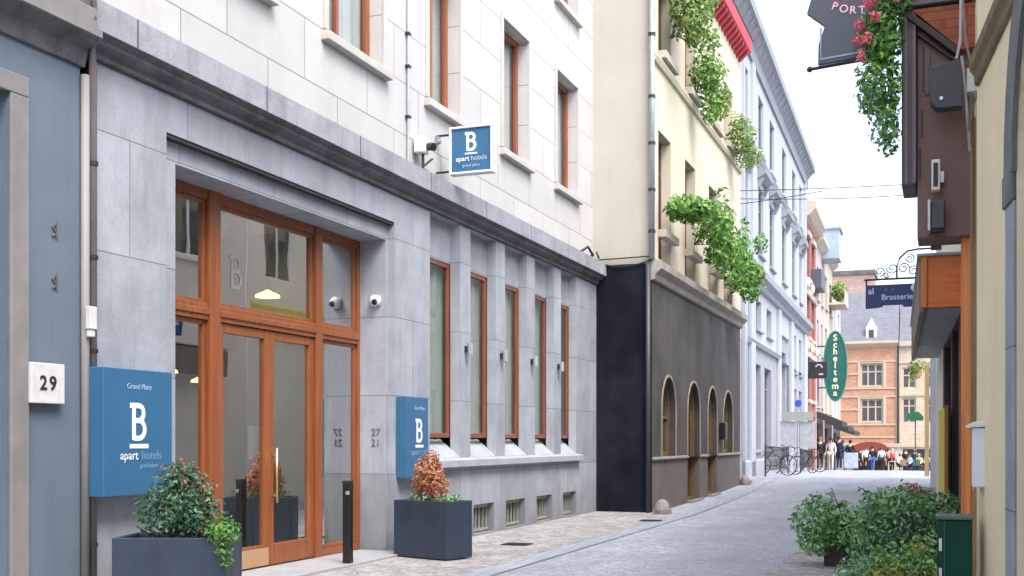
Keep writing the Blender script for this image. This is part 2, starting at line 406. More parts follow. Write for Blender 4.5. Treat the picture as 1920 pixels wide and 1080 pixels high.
# ================================================================== hotel building
F = side(-6.4)
H = empty('hotel_building', (-6.4, 14.4, 0), label='white and grey stone building with wooden entrance and five narrow windows', cat='building')
wallh = [(8.23, 12.66, 0, 4.12, .09)]
bays = [(13.70 + 1.38 * i, 14.70 + 1.38 * i) for i in range(4)] + [(19.22, 20.12)]
wallh += [(a, b, 1.10, 4.46, .15) for a, b in bays]
bas = [(15.2, 16.0), (16.5, 17.36), (17.93, 18.72), (19.33, 20.1)]
wallh += [(a, b, .03, .46, .22) for a, b in bas]
m = MB().wall(F, 7.29, 21.5, 0, 4.46, wallh)
m.wall(F, 8.23, 12.66, 0, 4.12, [(8.47, 12.6, 0, 3.9, .48)], o=-.09)
for a, b in bays:
    m.q(F(a, 3.9, -.15), F(b, 3.9, -.15), F(b, 4.46, -.15), F(a, 4.46, -.15))
    m.q(F(a, 3.9, -.15), F(b, 3.9, -.15), F(b, 3.9, -.4), F(a, 3.9, -.4))
m.build('ground_floor_wall', stone, H, fixn=False)
# dark strips at portal recess top and left : soffit shade and dirt painted in
MB().fbox(F, 8.232, 12.658, 4.085, 4.119, -.089, -.012).fbox(F, 8.232, 8.262, .0, 4.085, -.089, -.03).build('shade_strip', mat('shade_and_dirt', (.035, .035, .04), .9, var=.3, vs=6), H)
# cornice
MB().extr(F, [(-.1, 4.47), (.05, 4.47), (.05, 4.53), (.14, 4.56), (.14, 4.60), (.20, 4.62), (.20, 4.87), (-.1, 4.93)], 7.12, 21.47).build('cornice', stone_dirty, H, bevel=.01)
MB().extr(F, [(.2, 4.625), (.206, 4.625), (.206, 4.865), (.2, 4.865)], 7.13, 21.46).build('cornice_face', stone_cf, H)
# sloping sills + ledge
m = MB()
for a, b in bays: m.extr(F, [(-.3, 1.42), (-.3, 1.12), (.0, 1.12), (.0, 1.16)], a + .002, b - .002)
each(m, 'sloping_sill', stone_pl, H)
MB().extr(F, [(-.02, 1.03), (.11, 1.03), (.11, 1.13), (-.02, 1.16)], 13.45, 20.25).build('ledge', stone_pl, H, bevel=.008)
for a, b in bays:
    window(H, F, a, b, 1.44, 3.9, -.16, mahog_d, gl_win, fw=.065, fd=.05, curtain=curt)
for i, (a, b) in enumerate(bas):
    m = MB(); m.fbox(F, a + .01, b - .01, .05, .09, -.13, -.09); m.fbox(F, a + .01, b - .01, .40, .44, -.13, -.09)
    n = 6
    for k in range(n): x = a + .06 + (b - a - .12) * k / (n - 1); m.fbox(F, x - .009, x + .009, .09, .40, -.125, -.095)
    g = m.build('basement_grille', mat('cream_paint', (.30, .29, .26), .6, var=.15), H)
    MB().q(F(a, .03, -.2), F(b, .03, -.2), F(b, .46, -.2), F(a, .46, -.2)).build('pane', pane_dark, g)
# entrance joinery  (plane -6.85)
G = side(-6.85)
m = MB()
zt0, zt1 = 2.60, 2.76
m.fbox(G, 8.47, 8.55, 0, 3.9, -.1, 0); m.fbox(G, 12.535, 12.598, .03, 3.9, -.1, 0)
m.fbox(G, 9.45, 9.64, .03, 3.9, -.12, .02); m.fbox(G, 11.505, 11.65, .03, 3.9, -.12, .02)
for a, b in ((8.55, 9.45), (9.64, 11.505), (11.65, 12.535)):
    m.fbox(G, a, b, 3.80, 3.9, -.1, 0); m.fbox(G, a, b, zt0, zt1, -.1, .012); m.fbox(G, a, b, zt0 + .05, zt1 - .05, .012, .03)
m.fbox(G, 8.55, 9.45, .035, .12, -.1, 0); m.fbox(G, 11.65, 12.535, .035, .12, -.1, 0)
for a, b, z0, z1 in ((8.55, 9.45, .12, 2.6), (11.65, 12.535, .12, 2.6), (8.55, 9.45, 2.76, 3.8), (9.64, 11.505, 2.76, 3.8), (11.65, 12.535, 2.76, 3.8)):
    m.fbox(G, a, a + .045, z0, z1, -.07, -.025); m.fbox(G, b - .045, b, z0, z1, -.07, -.025)
    m.fbox(G, a + .045, b - .045, z0, z0 + .045, -.07, -.025); m.fbox(G, a + .045, b - .045, z1 - .045, z1, -.07, -.025)
ef = m.build('entrance_frame', mahog, H, bevel=.006)
m = MB()
for a, b, z0, z1 in ((8.55, 9.45, .12, 2.6), (11.65, 12.535, .12, 2.6), (8.55, 9.45, 2.76, 3.8), (9.64, 11.505, 2.76, 3.8), (11.65, 12.535, 2.76, 3.8)):
    m.q(G(a, z0, -.05), G(b, z0, -.05), G(b, z1, -.05), G(a, z1, -.05))
m.build('pane', gl_door, ef)
# etched logo on the transom glass
def logoB(mb, F, a, z, h, w, o0, o1, fl, serif=True):
    s = h; pts = lambda L: [(a + fl * x * s, z + y * s) for x, y in L]
    mb.stroke(F, pts([(0, 0), (0, 1)]), w, o0, o1)
    top = [(-.16 if serif else 0, .955), (.2, .955)] + [(.2 + .205 * math.sin(t), .745 + .21 * math.cos(t)) for t in [i * math.pi / 8 for i in range(9)]] + [(0, .535)]
    bot = [(.0, .535), (.22, .535)] + [(.22 + .23 * math.sin(t), .29 + .245 * math.cos(t)) for t in [i * math.pi / 8 for i in range(9)]] + [(0, .045)]
    mb.stroke(F, pts(top), w, o0 + .0005, o1 + .0005); mb.stroke(F, pts(bot), w, o0 + .001, o1 + .001)
et = mat('etched_glass', (.22, .22, .22), .8, var=0)
mb = MB(); logoB(mb, G, 9.93, 2.98, .34, .035, -.047, -.045, 1); mb.build('etched_letter', et, ef)
for a, b, hs_ in ((9.645, 10.570, 1), (10.576, 11.50, -1)):
    m = MB(); z1 = 2.595
    m.fbox(G, a, a + .088, .04, z1, -.075, -.015); m.fbox(G, b - .088, b, .04, z1, -.075, -.015)
    m.fbox(G, a + .088, b - .088, .04, .27, -.075, -.015); m.fbox(G, a + .088, b - .088, z1 - .095, z1, -.075, -.015)
    d = m.build('door', mahog, H, bevel=.006)
    MB().q(G(a + .08, .26, -.05), G(b - .08, .26, -.05), G(b - .08, z1 - .09, -.05), G(a + .08, z1 - .09, -.05)).build('pane', gl_door, d)
    if hs_ < 0:
        x = a + .045
        MB().tube([G(x, .72, .05), G(x, 1.32, .05)], .014, 10).tube([G(x, .8, .05), G(x, .8, -.015)], .009, 6).tube([G(x, 1.24, .05), G(x, 1.24, -.015)], .009, 6).build('handle', mat('brass_bar', (.6, .42, .22), .3, metal=.8, var=.05), d, smooth=True)
    else:
        MB().fbox(G, a + .02, b - .02, .05, .24, -.014, -.008).build('kick_plate', mat('worn_wood', (.42, .25, .14), .5, var=.1), d)
# lobby behind the doors
lob = mat('lobby_wall', (.30, .29, .26), .8, var=.15); lobf = mat('lobby_floor', (.3, .29, .27), .35, var=.1)
m = MB(); x0, x1, y0, y1, z1 = -11.5, -6.95, 7.6, 13.6, 4.3
m.q((x0, y0, 0), (x0, y1, 0), (x0, y1, z1), (x0, y0, z1)); m.q((x0, y0, 0), (x1, y0, 0), (x1, y0, z1), (x0, y0, z1)); m.q((x0, y1, 0), (x1, y1, 0), (x1, y1, z1), (x0, y1, z1))
m.q((x0, y0, z1), (x1, y0, z1), (x1, y1, z1), (x0, y1, z1)); m.q((x1, y0, 0), (x1, 8.47, 0), (x1, 8.47, z1), (x1, y0, z1)); m.q((x1, 12.6, 0), (x1, y1, 0), (x1, y1, z1), (x1, 12.6, z1)); m.q((x1, 8.47, 3.9), (x1, 12.6, 3.9), (x1, 12.6, z1), (x1, 8.47, z1))
m.build('lobby_wall', lob, H)
MB().q((x0, y0, .02), (x1, y0, .02), (x1, y1, .02), (x0, y1, .02)).build('lobby_floor', lobf, H)
MB().box(-9.6, -9.3, 8.0, 9.6, .02, 1.1).box(-9.7, -9.2, 7.9, 9.7, 1.1, 1.15).build('lobby_counter', mat('counter_wood', (.25, .2, .15), .5), H)
# pale drapes just inside the right side light
m = MB()
for k in range(14):
    ya, yb = 11.95 + k * .045, 11.95 + (k + 1) * .045
    m.q((-7.25 + .03 * math.sin(k * 1.4), ya, .05), (-7.25 + .03 * math.sin(k * 1.4 + 1.4), yb, .05), (-7.25 + .03 * math.sin(k * 1.4 + 1.4), yb, 3.85), (-7.25 + .03 * math.sin(k * 1.4), ya, 3.85))
m.build('lobby_curtain', curt, H)
# upper wall
U = side(-6.47)
ups = [(7.0, 8.4), (8.75, 9.88), (11.12, 12.46), (13.78, 14.82), (16.52, 17.68), (19.15, 20.36)]
holes = [(a, b, 5.99, 8.02, .2) for a, b in ups[1:]] + [(a, b, 9.33, 11.4, .2) for a, b in ups[1:]]
m = MB().wall(U, 7.29, 21.45, 4.86, 12.6, holes)
m.q((-6.47, 7.29, 4.86), (-12, 7.29, 4.86), (-12, 7.29, 12.6), (-6.47, 7.29, 12.6)); m.q((-6.47, 7.29, 12.6), (-12, 7.29, 12.6), (-12, 21.45, 12.6), (-6.47, 21.45, 12.6)); m.q((-6.47, 21.45, 0), (-12, 21.45, 0), (-12, 21.45, 12.6), (-6.47, 21.45, 12.6))
m.q((-12, 7.29, 0), (-12, 21.45, 0), (-12, 21.45, 12.6), (-12, 7.29, 12.6))
m.build('upper_wall', lime, H, fixn=False)
MB().extr(U, [(-.1, 12.2), (.1, 12.2), (.4, 12.45), (.4, 12.62), (-.1, 12.7)], 7.29, 21.45).build('roof_cornice', lime_pl, H)
for j, (z0, z1) in enumerate(((5.99, 8.02), (9.33, 11.4))):
    for i, (a, b) in enumerate(ups[1:]):
        mu = [(a + b) / 2 - .12] if i < 2 else ([a + .5] if i == 2 else [])
        wd = window(H, U, a, b, z0, z1, -.17, mahog_d if i > 2 else mahog, gl_win, fw=.08, fd=.07, mull=mu, curtain=mat('white_net_curtain', (.40, .41, .405), .9, var=.1), sill=(lime_pl, .13, .1, .12))
        s = MB(); e = .085; p = .035
        s.fbox(U, a - e, a - .002, z0 + .006, z1 + e, -.0, p); s.fbox(U, b + .002, b + e, z0 + .006, z1 + e, -.0, p); s.fbox(U, a - .002, b + .002, z1 + .002, z1 + e, -.0, p)
        s.build('surround', lime_pl, wd, bevel=.006)

# ---- things fixed to the hotel
def signbox(a0, a1, z0, z1, th, label, big):
    t = empty('sign_box', (-6.4, (a0 + a1) / 2, z0), label=label, cat='sign')
    S = side(-6.4)
    MB().fbox(S, a0, a1, z0, z1, .004, th).build('box', blue, t, bevel=.008)
    c = (a0 + a1) / 2 + (.0 if big else .05); h = z1 - z0
    mb = MB(); logoB(mb, S, c - .07, z0 + h * .44, h * .285, .042 * h, th + .001, th + .004, 1)
    mb.stroke(S, [(c - .12, z0 + h * .39), (c + .11, z0 + h * .39)], .035 * h, th + .001, th + .004)
    mb.build('logo', white, t)
    faint = mat('faint_lettering', (.16, .33, .52), .5, var=0)
    mid = mat('grey_lettering', (.35, .48, .62), .5, var=0)
    text('lettering', 'Grand Place', S, c - .0, z0 + h * .845, .062, th + .002, mid, t, ext=.001)
    text('lettering', 'apart', S, c - .125, z0 + h * .285, .105, th + .002, white if big else faint, t, ext=.001)
    text('lettering', 'hotels', S, c + .155, z0 + h * .285, .105, th + .002, faint, t, ext=.001, bold=-.001)
    text('lettering', 'grand place', S, c + .12, z0 + h * .22, .05, th + .002, faint, t, ext=.001)
    return t
signbox(7.2, 8.05, .95, 1.985, .2, 'blue sign box with white letter B on the wall left of the entrance', True)
signbox(12.70, 13.33, .93, 1.95, .15, 'smaller looking blue sign box with letter B right of the entrance behind copper plant', False)
t = empty('hanging_sign', (-6.0, 14.06, 4.99), label='square blue projecting sign with white frame and letter B above the cornice', cat='sign')
S = face(14.0)
x0, x1, z0, z1 = -6.25, -5.62, 4.99, 5.63
MB().box(x0 + .02, x1 - .02, 14.01, 14.11, z0 + .02, z1 - .02).build('panel', blue, t)
m = MB(); e = .028
m.box(x0, x0 + e, 13.985, 14.135, z0, z1); m.box(x1 - e, x1, 13.985, 14.135, z0, z1); m.box(x0 + e, x1 - e, 13.985, 14.135, z0, z0 + e); m.box(x0 + e, x1 - e, 13.985, 14.135, z1 - e, z1)
m.build('frame', white, t, bevel=.004)
mb = MB(); cx = (x0 + x1) / 2; logoB(mb, S, cx - .05, 5.30, .24, .04, -.008, -.005, 1)
mb.stroke(S, [(cx - .09, 5.26), (cx + .09, 5.26)], .022, -.008, -.005); mb.build('logo', white, t)
text('lettering', 'apart', S, cx - .125, 5.165, .095, -.006, white, t, ext=.001, bold=.001)
text('lettering', 'hotels', S, cx + .115, 5.165, .095, -.006, mat('light_lettering', (.4, .55, .65), .5, var=0), t, ext=.001)
text('lettering', 'grand place', S, cx, 5.085, .055, -.006, mat('light_lettering', (.4, .55, .65), .5, var=0), t, ext=.001)
MB().tube([(-6.47, 14.06, 5.55), (-6.25, 14.06, 5.55)], .015, 6).tube([(-6.47, 14.06, 5.05), (-6.25, 14.06, 5.05)], .015, 6).build('bracket', darkm, t)

t = empty('security_camera', (-6.3, 13.4, 4.9), label='white and black security camera cluster standing on the cornice', cat='camera')
MB().box(-6.44, -6.3, 13.28, 13.46, 5.14, 5.36).build('housing', white, t, bevel=.02)
MB().tube([(-6.3, 13.42, 5.24), (-6.2, 13.38, 5.22)], .05, 10).tube([(-6.32, 13.5, 5.26), (-6.26, 13.56, 5.26)], .05, 10).build('lens', black, t)
MB().tube([(-6.36, 13.4, 4.86), (-6.36, 13.4, 5.14)], .02, 8).tube([(-6.36, 13.4, 4.98), (-6.28, 13.52, 5.1)], .015, 6).box(-6.4, -6.3, 13.33, 13.47, 4.90, 4.93).build('bracket', darkm, t)
t = MB().box(-6.466, -6.42, 14.0, 14.08, 5.44, 5.54).ell((-6.42, 14.04, 5.47), (.03, .035, .035)).build('sensor', mat('grey_plastic', (.25, .25, .27), .5)); tag(t, 'tiny grey sensor on white wall just left of projecting sign', 'sensor')
m = MB(); m.tube([(-6.44, 13.13, 4.92), (-6.44, 13.13, 12.4)], .018, 8); dp = m.build('conductor_cable', metal); tag(dp, 'thin grey vertical cable running up the white upper wall', 'cable')
m = MB()
for z in (5.55, 6.2, 6.62, 7.4, 8.3, 9.2, 10.2): m.box(-6.465, -6.415, 13.09, 13.17, z, z + .03)
each(m, 'clamp', darkm, dp)
m = MB(); m.ell((-6.62, 12.55, 3.14), (.075, .055, .075)); m.box(-6.68, -6.56, 12.575, 12.6, 3.08, 3.2); t = m.build('dome_camera', white, smooth=True); tag(t, 'white dome camera on the stone reveal right of entrance', 'camera')
MB().ell((-6.6, 12.505, 3.12), (.04, .02, .04)).build('lens', black, t)
S = face(12.595)
num = mat('house_number', (.13, .135, .15), .6, var=.1)
t = text('house_number', '27', S, -6.63, 1.46, .13, .001, num, None, ext=.003); tag(t, 'upper dark house number 27 on entrance reveal', 'number')
t = text('house_number', '21', S, -6.63, 1.33, .13, .001, num, None, ext=.003); tag(t, 'lower dark house number 21 on entrance reveal', 'number')
for i, lb in enumerate(('small wall lamp on pier between first and second narrow windows', 'small wall lamp on pier between second and third narrow windows', 'small wall lamp on pier between third and fourth narrow windows', 'small wall lamp on pier between fourth and fifth narrow windows')):
    y = 14.89 + 1.38 * i
    t = empty('wall_lamp', (-6.35, y, 2.62), label=lb, cat='lamp', group='wall lamps between the narrow windows')
    MB().tube([(-6.32, y, 2.62), (-6.32, y, 2.79)], .042, 12).build('lamp_shade', mat('lamp_metal', (.32, .33, .35), .4), t, smooth=False, bevel=.004)
    MB().box(-6.398, -6.35, y - .03, y + .03, 2.66, 2.75).build('wall_plate', darkm, t)
lampy = mat('lamp_glow', (1.0, .82, .25), .5, emit=2.5, var=0)
for (x, y, z, lb) in ((-8.6, 13.2, 3.35, 'yellow pendant lamp high behind the middle transom glass'), (-8.6, 9.9 + 1.1, 2.2, 'yellow pendant lamp seen through left entrance side light'), (-8.9, 12.2, 2.15, 'yellow pendant lamp seen through left door leaf')):
    t = empty('pendant_lamp', (x, y, z), label=lb, cat='lamp', group='lobby pendant lamps')
    MB().tube([(x, y, z), (x, y, z + .03), (x, y, z + .07), (x, y, z + .1)], [.17, .16, .07, .02], 18).build('lamp_shade', lampy, t, smooth=False)
    MB().tube([(x, y, z + .1), (x, y, 4.29)], .006, 5).build('cord', black, t)
t = empty('notice_stand', (-7.02, 10.5, .02), label='white notice on thin black stand behind the left door glass', cat='stand')
MB().box(-7.01, -6.995, 10.37, 10.62, 1.2, 1.56).build('notice', white, t)
MB().tube([(-7.025, 10.5, .04), (-7.025, 10.5, 1.3)], .012, 6).tube([(-7.1, 10.5, .03), (-7.1, 10.5, .05)], .11, 14).build('post', darkm, t)
# bollard
t = empty('bollard', (-6.2, 11.12, 0), label='slim black metal bollard in front of the entrance', cat='bollard')
MB().box(-6.245, -6.155, 11.075, 11.165, .0, .93).build('post', black, t, bevel=.008)
MB().box(-6.25, -6.15, 11.07, 11.17, .931, .955).build('cap', darkm, t, bevel=.006)
MB().box(-6.2, -6.154, 11.07, 11.074, .80, .84).build('reflector', mat('worn_paint', (.3, .3, .32), .6), t)

# ------------------------------------------------------------------ planters
def planter(name, cx, cy, rz, w_, d_, h, label):
    t = empty(name, (cx, cy, gz(cy)), label=label, cat='planter')
    c, s = math.cos(rz), math.sin(rz); X = Fr((cx, cy), (c, s), (s, -c))
    m = MB(); m.fbox(X, -w_ / 2, w_ / 2, .02, h, -d_ / 2, -d_ / 2 + .04); m.fbox(X, -w_ / 2, w_ / 2, .02, h, d_ / 2 - .04, d_ / 2)
    m.fbox(X, -w_ / 2, -w_ / 2 + .04, .02, h - .001, -d_ / 2 + .041, d_ / 2 - .041); m.fbox(X, w_ / 2 - .04, w_ / 2, .02, h - .001, -d_ / 2 + .041, d_ / 2 - .041)
    m.build('tub', planter_m, t, bevel=.006)
    MB().fbox(X, -w_ / 2 + .03, w_ / 2 - .03, h - .1, h - .04, -d_ / 2 + .03, d_ / 2 - .03).build('soil', soil, t)
    return X
X1 = planter('planter', -5.56, 7.30, math.atan2(.33, .88), .85, .55, .665, 'dark slate planter with green shrub below the left sign box')
X2 = planter('planter', -5.70, 12.28, math.atan2(-.3, .9), .86, .45, .69, 'dark slate planter with copper shrub right of the entrance')
rnd = random.Random(3)
def shrub(name, base, blobs, n, size, mats_, label, cat='plant', stems=6, seed=1, long=1.15, extra=None, shell=.35, droop=0):
    rr = random.Random(seed)
    t = empty(name, base, label=label, cat=cat)
    leaves(MB(), blobs, n, size, rr, shell=shell, long=long, droop=droop).build('foliage', mats_, t, fixn=False)
    m = MB()
    for i in range(stems):
        c, r = blobs[i % len(blobs)]
        e = Vector(c) + Vector((rr.uniform(-.6, .6) * r[0], rr.uniform(-.6, .6) * r[1], rr.uniform(0, .7) * r[2]))
        b = Vector(base) + Vector((rr.uniform(-.05, .05), rr.uniform(-.05, .05), 0)); mid = (b + e) / 2 + Vector((rr.uniform(-.04, .04), rr.uniform(-.04, .04), .03))
        m.tube([b, mid, e], [.012, .009, .004], 5)
    m.build('stem', mat('bark', (.09, .06, .045), .9), t)
    if extra:
        for nm, bl, n2, sz2, mt in extra: leaves(MB(), bl, n2, sz2, rr, shell=.2, long=1.2).build(nm, mt, t, fixn=False)
    return t
lf_dark = mat('dark_leaf', (.012, .045, .022), .35, leaf=True, col2=[(.03, .12, .05), (.13, .28, .16), (.03, .1, .04), (.14, .26, .16), (.02, .07, .03)])
lf_light = mat('bright_leaf', (.05, .16, .03), .5, leaf=True, col2=[(.11, .28, .06), (.2, .4, .1)])
lf_mid = mat('mid_leaf', (.02, .09, .025), .35, leaf=True, col2=[(.1, .34, .08), (.26, .52, .2), (.07, .24, .07), (.5, .66, .46), (.03, .12, .04)])
lf_red = mat('red_leaf', (.25, .05, .06), .5, leaf=True, col2=[(.4, .1, .09), (.2, .09, .05)])
lf_cop = mat('copper_leaf', (.30, .09, .04), .55, leaf=True, col2=[(.5, .2, .11), (.62, .33, .2), (.35, .16, .05)])
lf_bush = mat('bush_leaf', (.03, .13, .03), .35, leaf=True, col2=[(.12, .36, .07), (.3, .55, .2), (.08, .26, .06), (.5, .68, .42), (.05, .2, .05)])
lf_tree2 = mat('geranium_leaf', (.03, .12, .02), .4, leaf=True, col2=[(.12, .36, .05), (.28, .58, .12), (.08, .26, .05), (.4, .65, .3)])
lf_yel = mat('yellow_leaf', (.12, .17, .02), .5, leaf=True, col2=[(.3, .33, .05), (.45, .45, .1)])
lf_pale = mat('pale_leaf', (.1, .2, .13), .5, leaf=True, col2=[(.2, .35, .25), (.3, .42, .35)])
flw = mat('pink_petal', (.72, .07, .16), .5, leaf=True, col2=[(.85, .2, .32), (.88, .38, .42), (.85, .25, .18)])
q = lambda a, o, z: X1(a, z, o)
shrub('shrub', q(0, 0, .58), [(q(.02, 0, .95), (.27, .24, .28)), (q(-.12, 0, .83), (.26, .2, .2)), (q(.16, .02, .82), (.22, .2, .2)), (q(.0, .0, 1.1), (.16, .14, .16))], 2600, .022, lf_dark,
      'dark green shrub with reddish tips in the left planter', seed=4, extra=[('young_leaves', [(q(.0, 0, 1.17), (.2, .15, .1)), (q(.1, 0, 1.06), (.2, .2, .12))], 140, .018, lf_red)])
shrub('trailing_plant', q(.38, .15, .6), [(q(.40, .2, .70), (.13, .16, .12)), (q(.43, .28, .58), (.07, .07, .16))], 520, .02, lf_light, 'light green trailing plant at right edge of the left planter', seed=5, stems=3)
q = lambda a, o, z: X2(a, z, o)
shrub('shrub', q(0, 0, .6), [(q(-.07, 0, 1.0), (.2, .17, .24)), (q(-.18, 0, .86), (.13, .12, .16)), (q(.08, 0, .86), (.15, .14, .18)), (q(-.03, 0, 1.18), (.12, .1, .13))], 1900, .022, lf_cop, 'copper orange leaved shrub in the planter right of entrance', seed=6,
      extra=[('low_leaves', [(q(.28, 0, .72), (.13, .14, .07)), (q(-.28, 0, .72), (.12, .12, .06)), (q(0, 0, .70), (.3, .18, .05))], 420, .02, lf_mid)])

# ================================================================== left neighbour
nb = mat('blue_grey_render', (.125, .165, .215), .7, var=.12, vs=1.5, fine=.03, streak=.3, streakcol=(.08, .09, .115), bump=.1)
N_ = empty('neighbour_building', (-6.4, 3.5, 0), label='blue grey painted building at the left edge with stone door surround', cat='building')
m = MB().wall(F, -12, 7.16, 0, 4.5, [(5.2, 6.42, 0, 3.95, .25), (.5, 2.2, 1, 3.9, .2), (-4, -2.2, 1, 3.9, .2)]); m.q((-6.4, 7.16, 0), (-7.5, 7.16, 0), (-7.5, 7.16, 4.5), (-6.4, 7.16, 4.5)); m.build('wall', nb, N_, fixn=False)
warm = mat('warm_stone', (.21, .20, .205), .8, var=.2, vs=4, streak=.3, streakcol=(.12, .115, .12), bump=.2)
MB().fbox(F, 6.42, 6.60, 0, 3.95, .0, .035).fbox(F, 5.0, 6.60, 3.95, 4.1, .0, .035).fbox(F, 5.02, 5.2, 0, 3.95, .0, .035).build('door_surround', warm, N_, bevel=.01)
MB().extr(F, [(-.2, 4.36), (.03, 4.36), (.06, 4.5), (.16, 4.54), (.2, 4.56), (.2, 4.78), (-.2, 4.84)], -12, 7.19).build('cornice', stone_dirty, N_, bevel=.01)
MB().extr(F, [(.2, 4.57), (.205, 4.57), (.205, 4.775), (.2, 4.775)], -12, 7.185).build('cornice_face', warm, N_)
d = MB().fbox(F, 5.2, 5.28, 0, 3.95, -.26, -.16).fbox(F, 6.34, 6.42, 0, 3.95, -.26, -.12).fbox(F, 5.28, 6.34, 3.85, 3.95, -.26, -.16).fbox(F, 5.28, 6.34, 2.5, 2.6, -.26, -.16).fbox(F, 5.28, 6.34, 0, .9, -.26, -.2).build('door', mat('grey_door', (.2, .2, .2), .5, var=.1), N_, bevel=.006)
MB().q(F(5.28, .9, -.23), F(6.34, .9, -.23), F(6.34, 3.85, -.23), F(5.28, 3.85, -.23)).build('pane', pane_dark, d)
MB().fbox(F, 4.9, 6.58, 0, .14, .035, .2).build('doorstep', warm, N_, bevel=.01)
m = MB().wall(U, -12, 7.12, 4.84, 11.5, [(a, a + 1.1, 5.99, 8.02, .2) for a in (-10, -7, -4, -1, 2, 5)])
m.q((-6.47, 7.12, 4.8), (-12, 7.12, 4.8), (-12, 7.12, 11.5), (-6.47, 7.12, 11.5)); m.q((-6.47, -12, 11.5), (-12, -12, 11.5), (-12, 7.12, 11.5), (-6.47, 7.12, 11.5)); m.build('upper_wall', lime, N_, fixn=False)
for a in (-4, -1, 2, 5): window(N_, U, a, a + 1.1, 5.99, 8.02, -.15, mahog, pane_dark, fw=.09)
for a in (.5, -4): window(N_, F, a, a + 1.7, 1, 3.9, -.12, white, pane_dark, fw=.09)
t = empty('number_plate', (-6.38, 6.75, 1.68), label='square white stone plate reading 29 on blue grey wall', cat='number plate')
MB().fbox(F, 6.58, 6.92, 1.68, 1.985, .036, .07).build('plate', mat('plate_stone', (.58, .58, .6), .7, var=.12, vs=12), t, bevel=.006)
for ch, dx in (('2', -.048), ('9', .048)): text('numeral', ch, F, 6.745 + dx, 1.785, .15, .073, mat('numeral_black', (.02, .02, .025), .5), t, ext=.003, bold=.002)
for z, lb in ((3.02, 'upper small rusty iron anchor on blue grey wall'), (2.62, 'lower small rusty iron anchor on blue grey wall')):
    m = MB().stroke(F, [(6.86, z - .05), (6.9, z - .02), (6.86, z + .02), (6.9, z + .06)], .016, .001, .012).stroke(F, [(6.9, z - .06), (6.9, z + .07)], .01, .001, .015)
    tag(m.build('wall_anchor', mat('rusty_iron', (.12, .11, .11), .8)), lb, 'anchor', 'wall anchors')
p = MB().tube([(-6.37, 7.185, .02), (-6.37, 7.185, 4.3)], .035, 10).build('downpipe', mat('beige_pipe', (.25, .245, .24), .6, var=.1), smooth=True); tag(p, 'pale beige downpipe between blue grey and stone building', 'pipe')
p = MB().tube([(-6.36, 7.262, .02), (-6.36, 7.262, 4.4), (-6.22, 7.1, 4.7), (-6.22, 7.1, 5.0), (-6.4, 7.2, 5.4), (-6.4, 7.2, 11)], .032, 10).build('downpipe', mat('purple_grey_pipe', (.16, .14, .155), .6, var=.2), smooth=True); tag(p, 'dark purple grey downpipe beside the stone corner pier', 'pipe')
m = MB()
for z in (.55, 1.28, 2.1, 2.85, 3.6): m.tube([(-6.36, 7.262, z), (-6.36, 7.262, z + .03)], .042, 10)
each(m, 'clamp', darkm, p)
t = MB().fbox(F, 7.14, 7.22, 2.28, 2.46, .07, .12).fbox(F, 7.15, 7.21, 2.22, 2.28, .07, .11).build('junction_box', mat('box_white', (.6, .6, .62), .5), bevel=.006); tag(t, 'small white junction box on pale downpipe at the left', 'box')

# ================================================================== cream house with dark ground floor
x2 = -5.28; B = side(x2)
T = empty('cream_house', (x2, 26.5, 0), label='cream house with charcoal ground floor, arched openings and red eave', cat='house')
charc = mat('charcoal_render', (.060, .056, .060), .85, var=.3, vs=1.6, fine=.08, streak=.35, streakcol=(.13, .12, .12), col2=(.088, .083, .086), patch=(.6, .56), bump=.35, spec=.25)
brownr = mat('brown_render', (.115, .093, .083), .85, var=.25, vs=2.5, fine=.08, streak=.2, bump=.2)
navy = mat('navy_black_render', (.006, .007, .013), .85, var=.3, vs=2.2, fine=.1, streak=.2, streakcol=(.035, .037, .048), col2=(.018, .02, .03), patch=(.7, .55), bump=.35, spec=.15)
arch = [(22.22, 23.46, 1.06, 2.70), (24.66, 25.98, .02, 2.70), (26.95, 28.1, .05, 2.68), (28.98, 30.33, 1.06, 2.67)]
def arcs(n0): return [(a, b, c if c > n0 else n0, d, .22, .72) for a, b, c, d in arch]
yE = 31.55
holesA = [(a, b, c, d, .24, .75) for a, b, c, d in arch]
m = MB()
m.wall(B, 21.42, yE, 1.02, 4.5, [(a, b, max(c, 1.02), d, .24, .75) for a, b, c, d in arch])
m.build('ground_floor_wall', charc, T, fixn=False)
m = MB().wall(B, 21.42, yE, -.05, 1.02, [(a, b, -.05, 1.02, .24) for a, b, c, d in arch if c < .5]); m.build('plinth', brownr, T, fixn=False)
m = MB(); prev = 21.42
for a, b in ((21.42, 24.64), (26.0, 26.93), (28.12, yE)): m.extr(B, [(-.0, 1.02), (.05, 1.02), (.05, 1.055), (-.0, 1.08)], a, b)
m.build('sill_band', mat('pale_stone', (.22, .20, .19), .8, var=.2, vs=6), T, bevel=.004)
ring = mat('pale_trim', (.26, .22, .16), .8, var=.2, vs=5); ochre = mat('ochre_frame', (.13, .08, .026), .6, var=.25, vs=5)
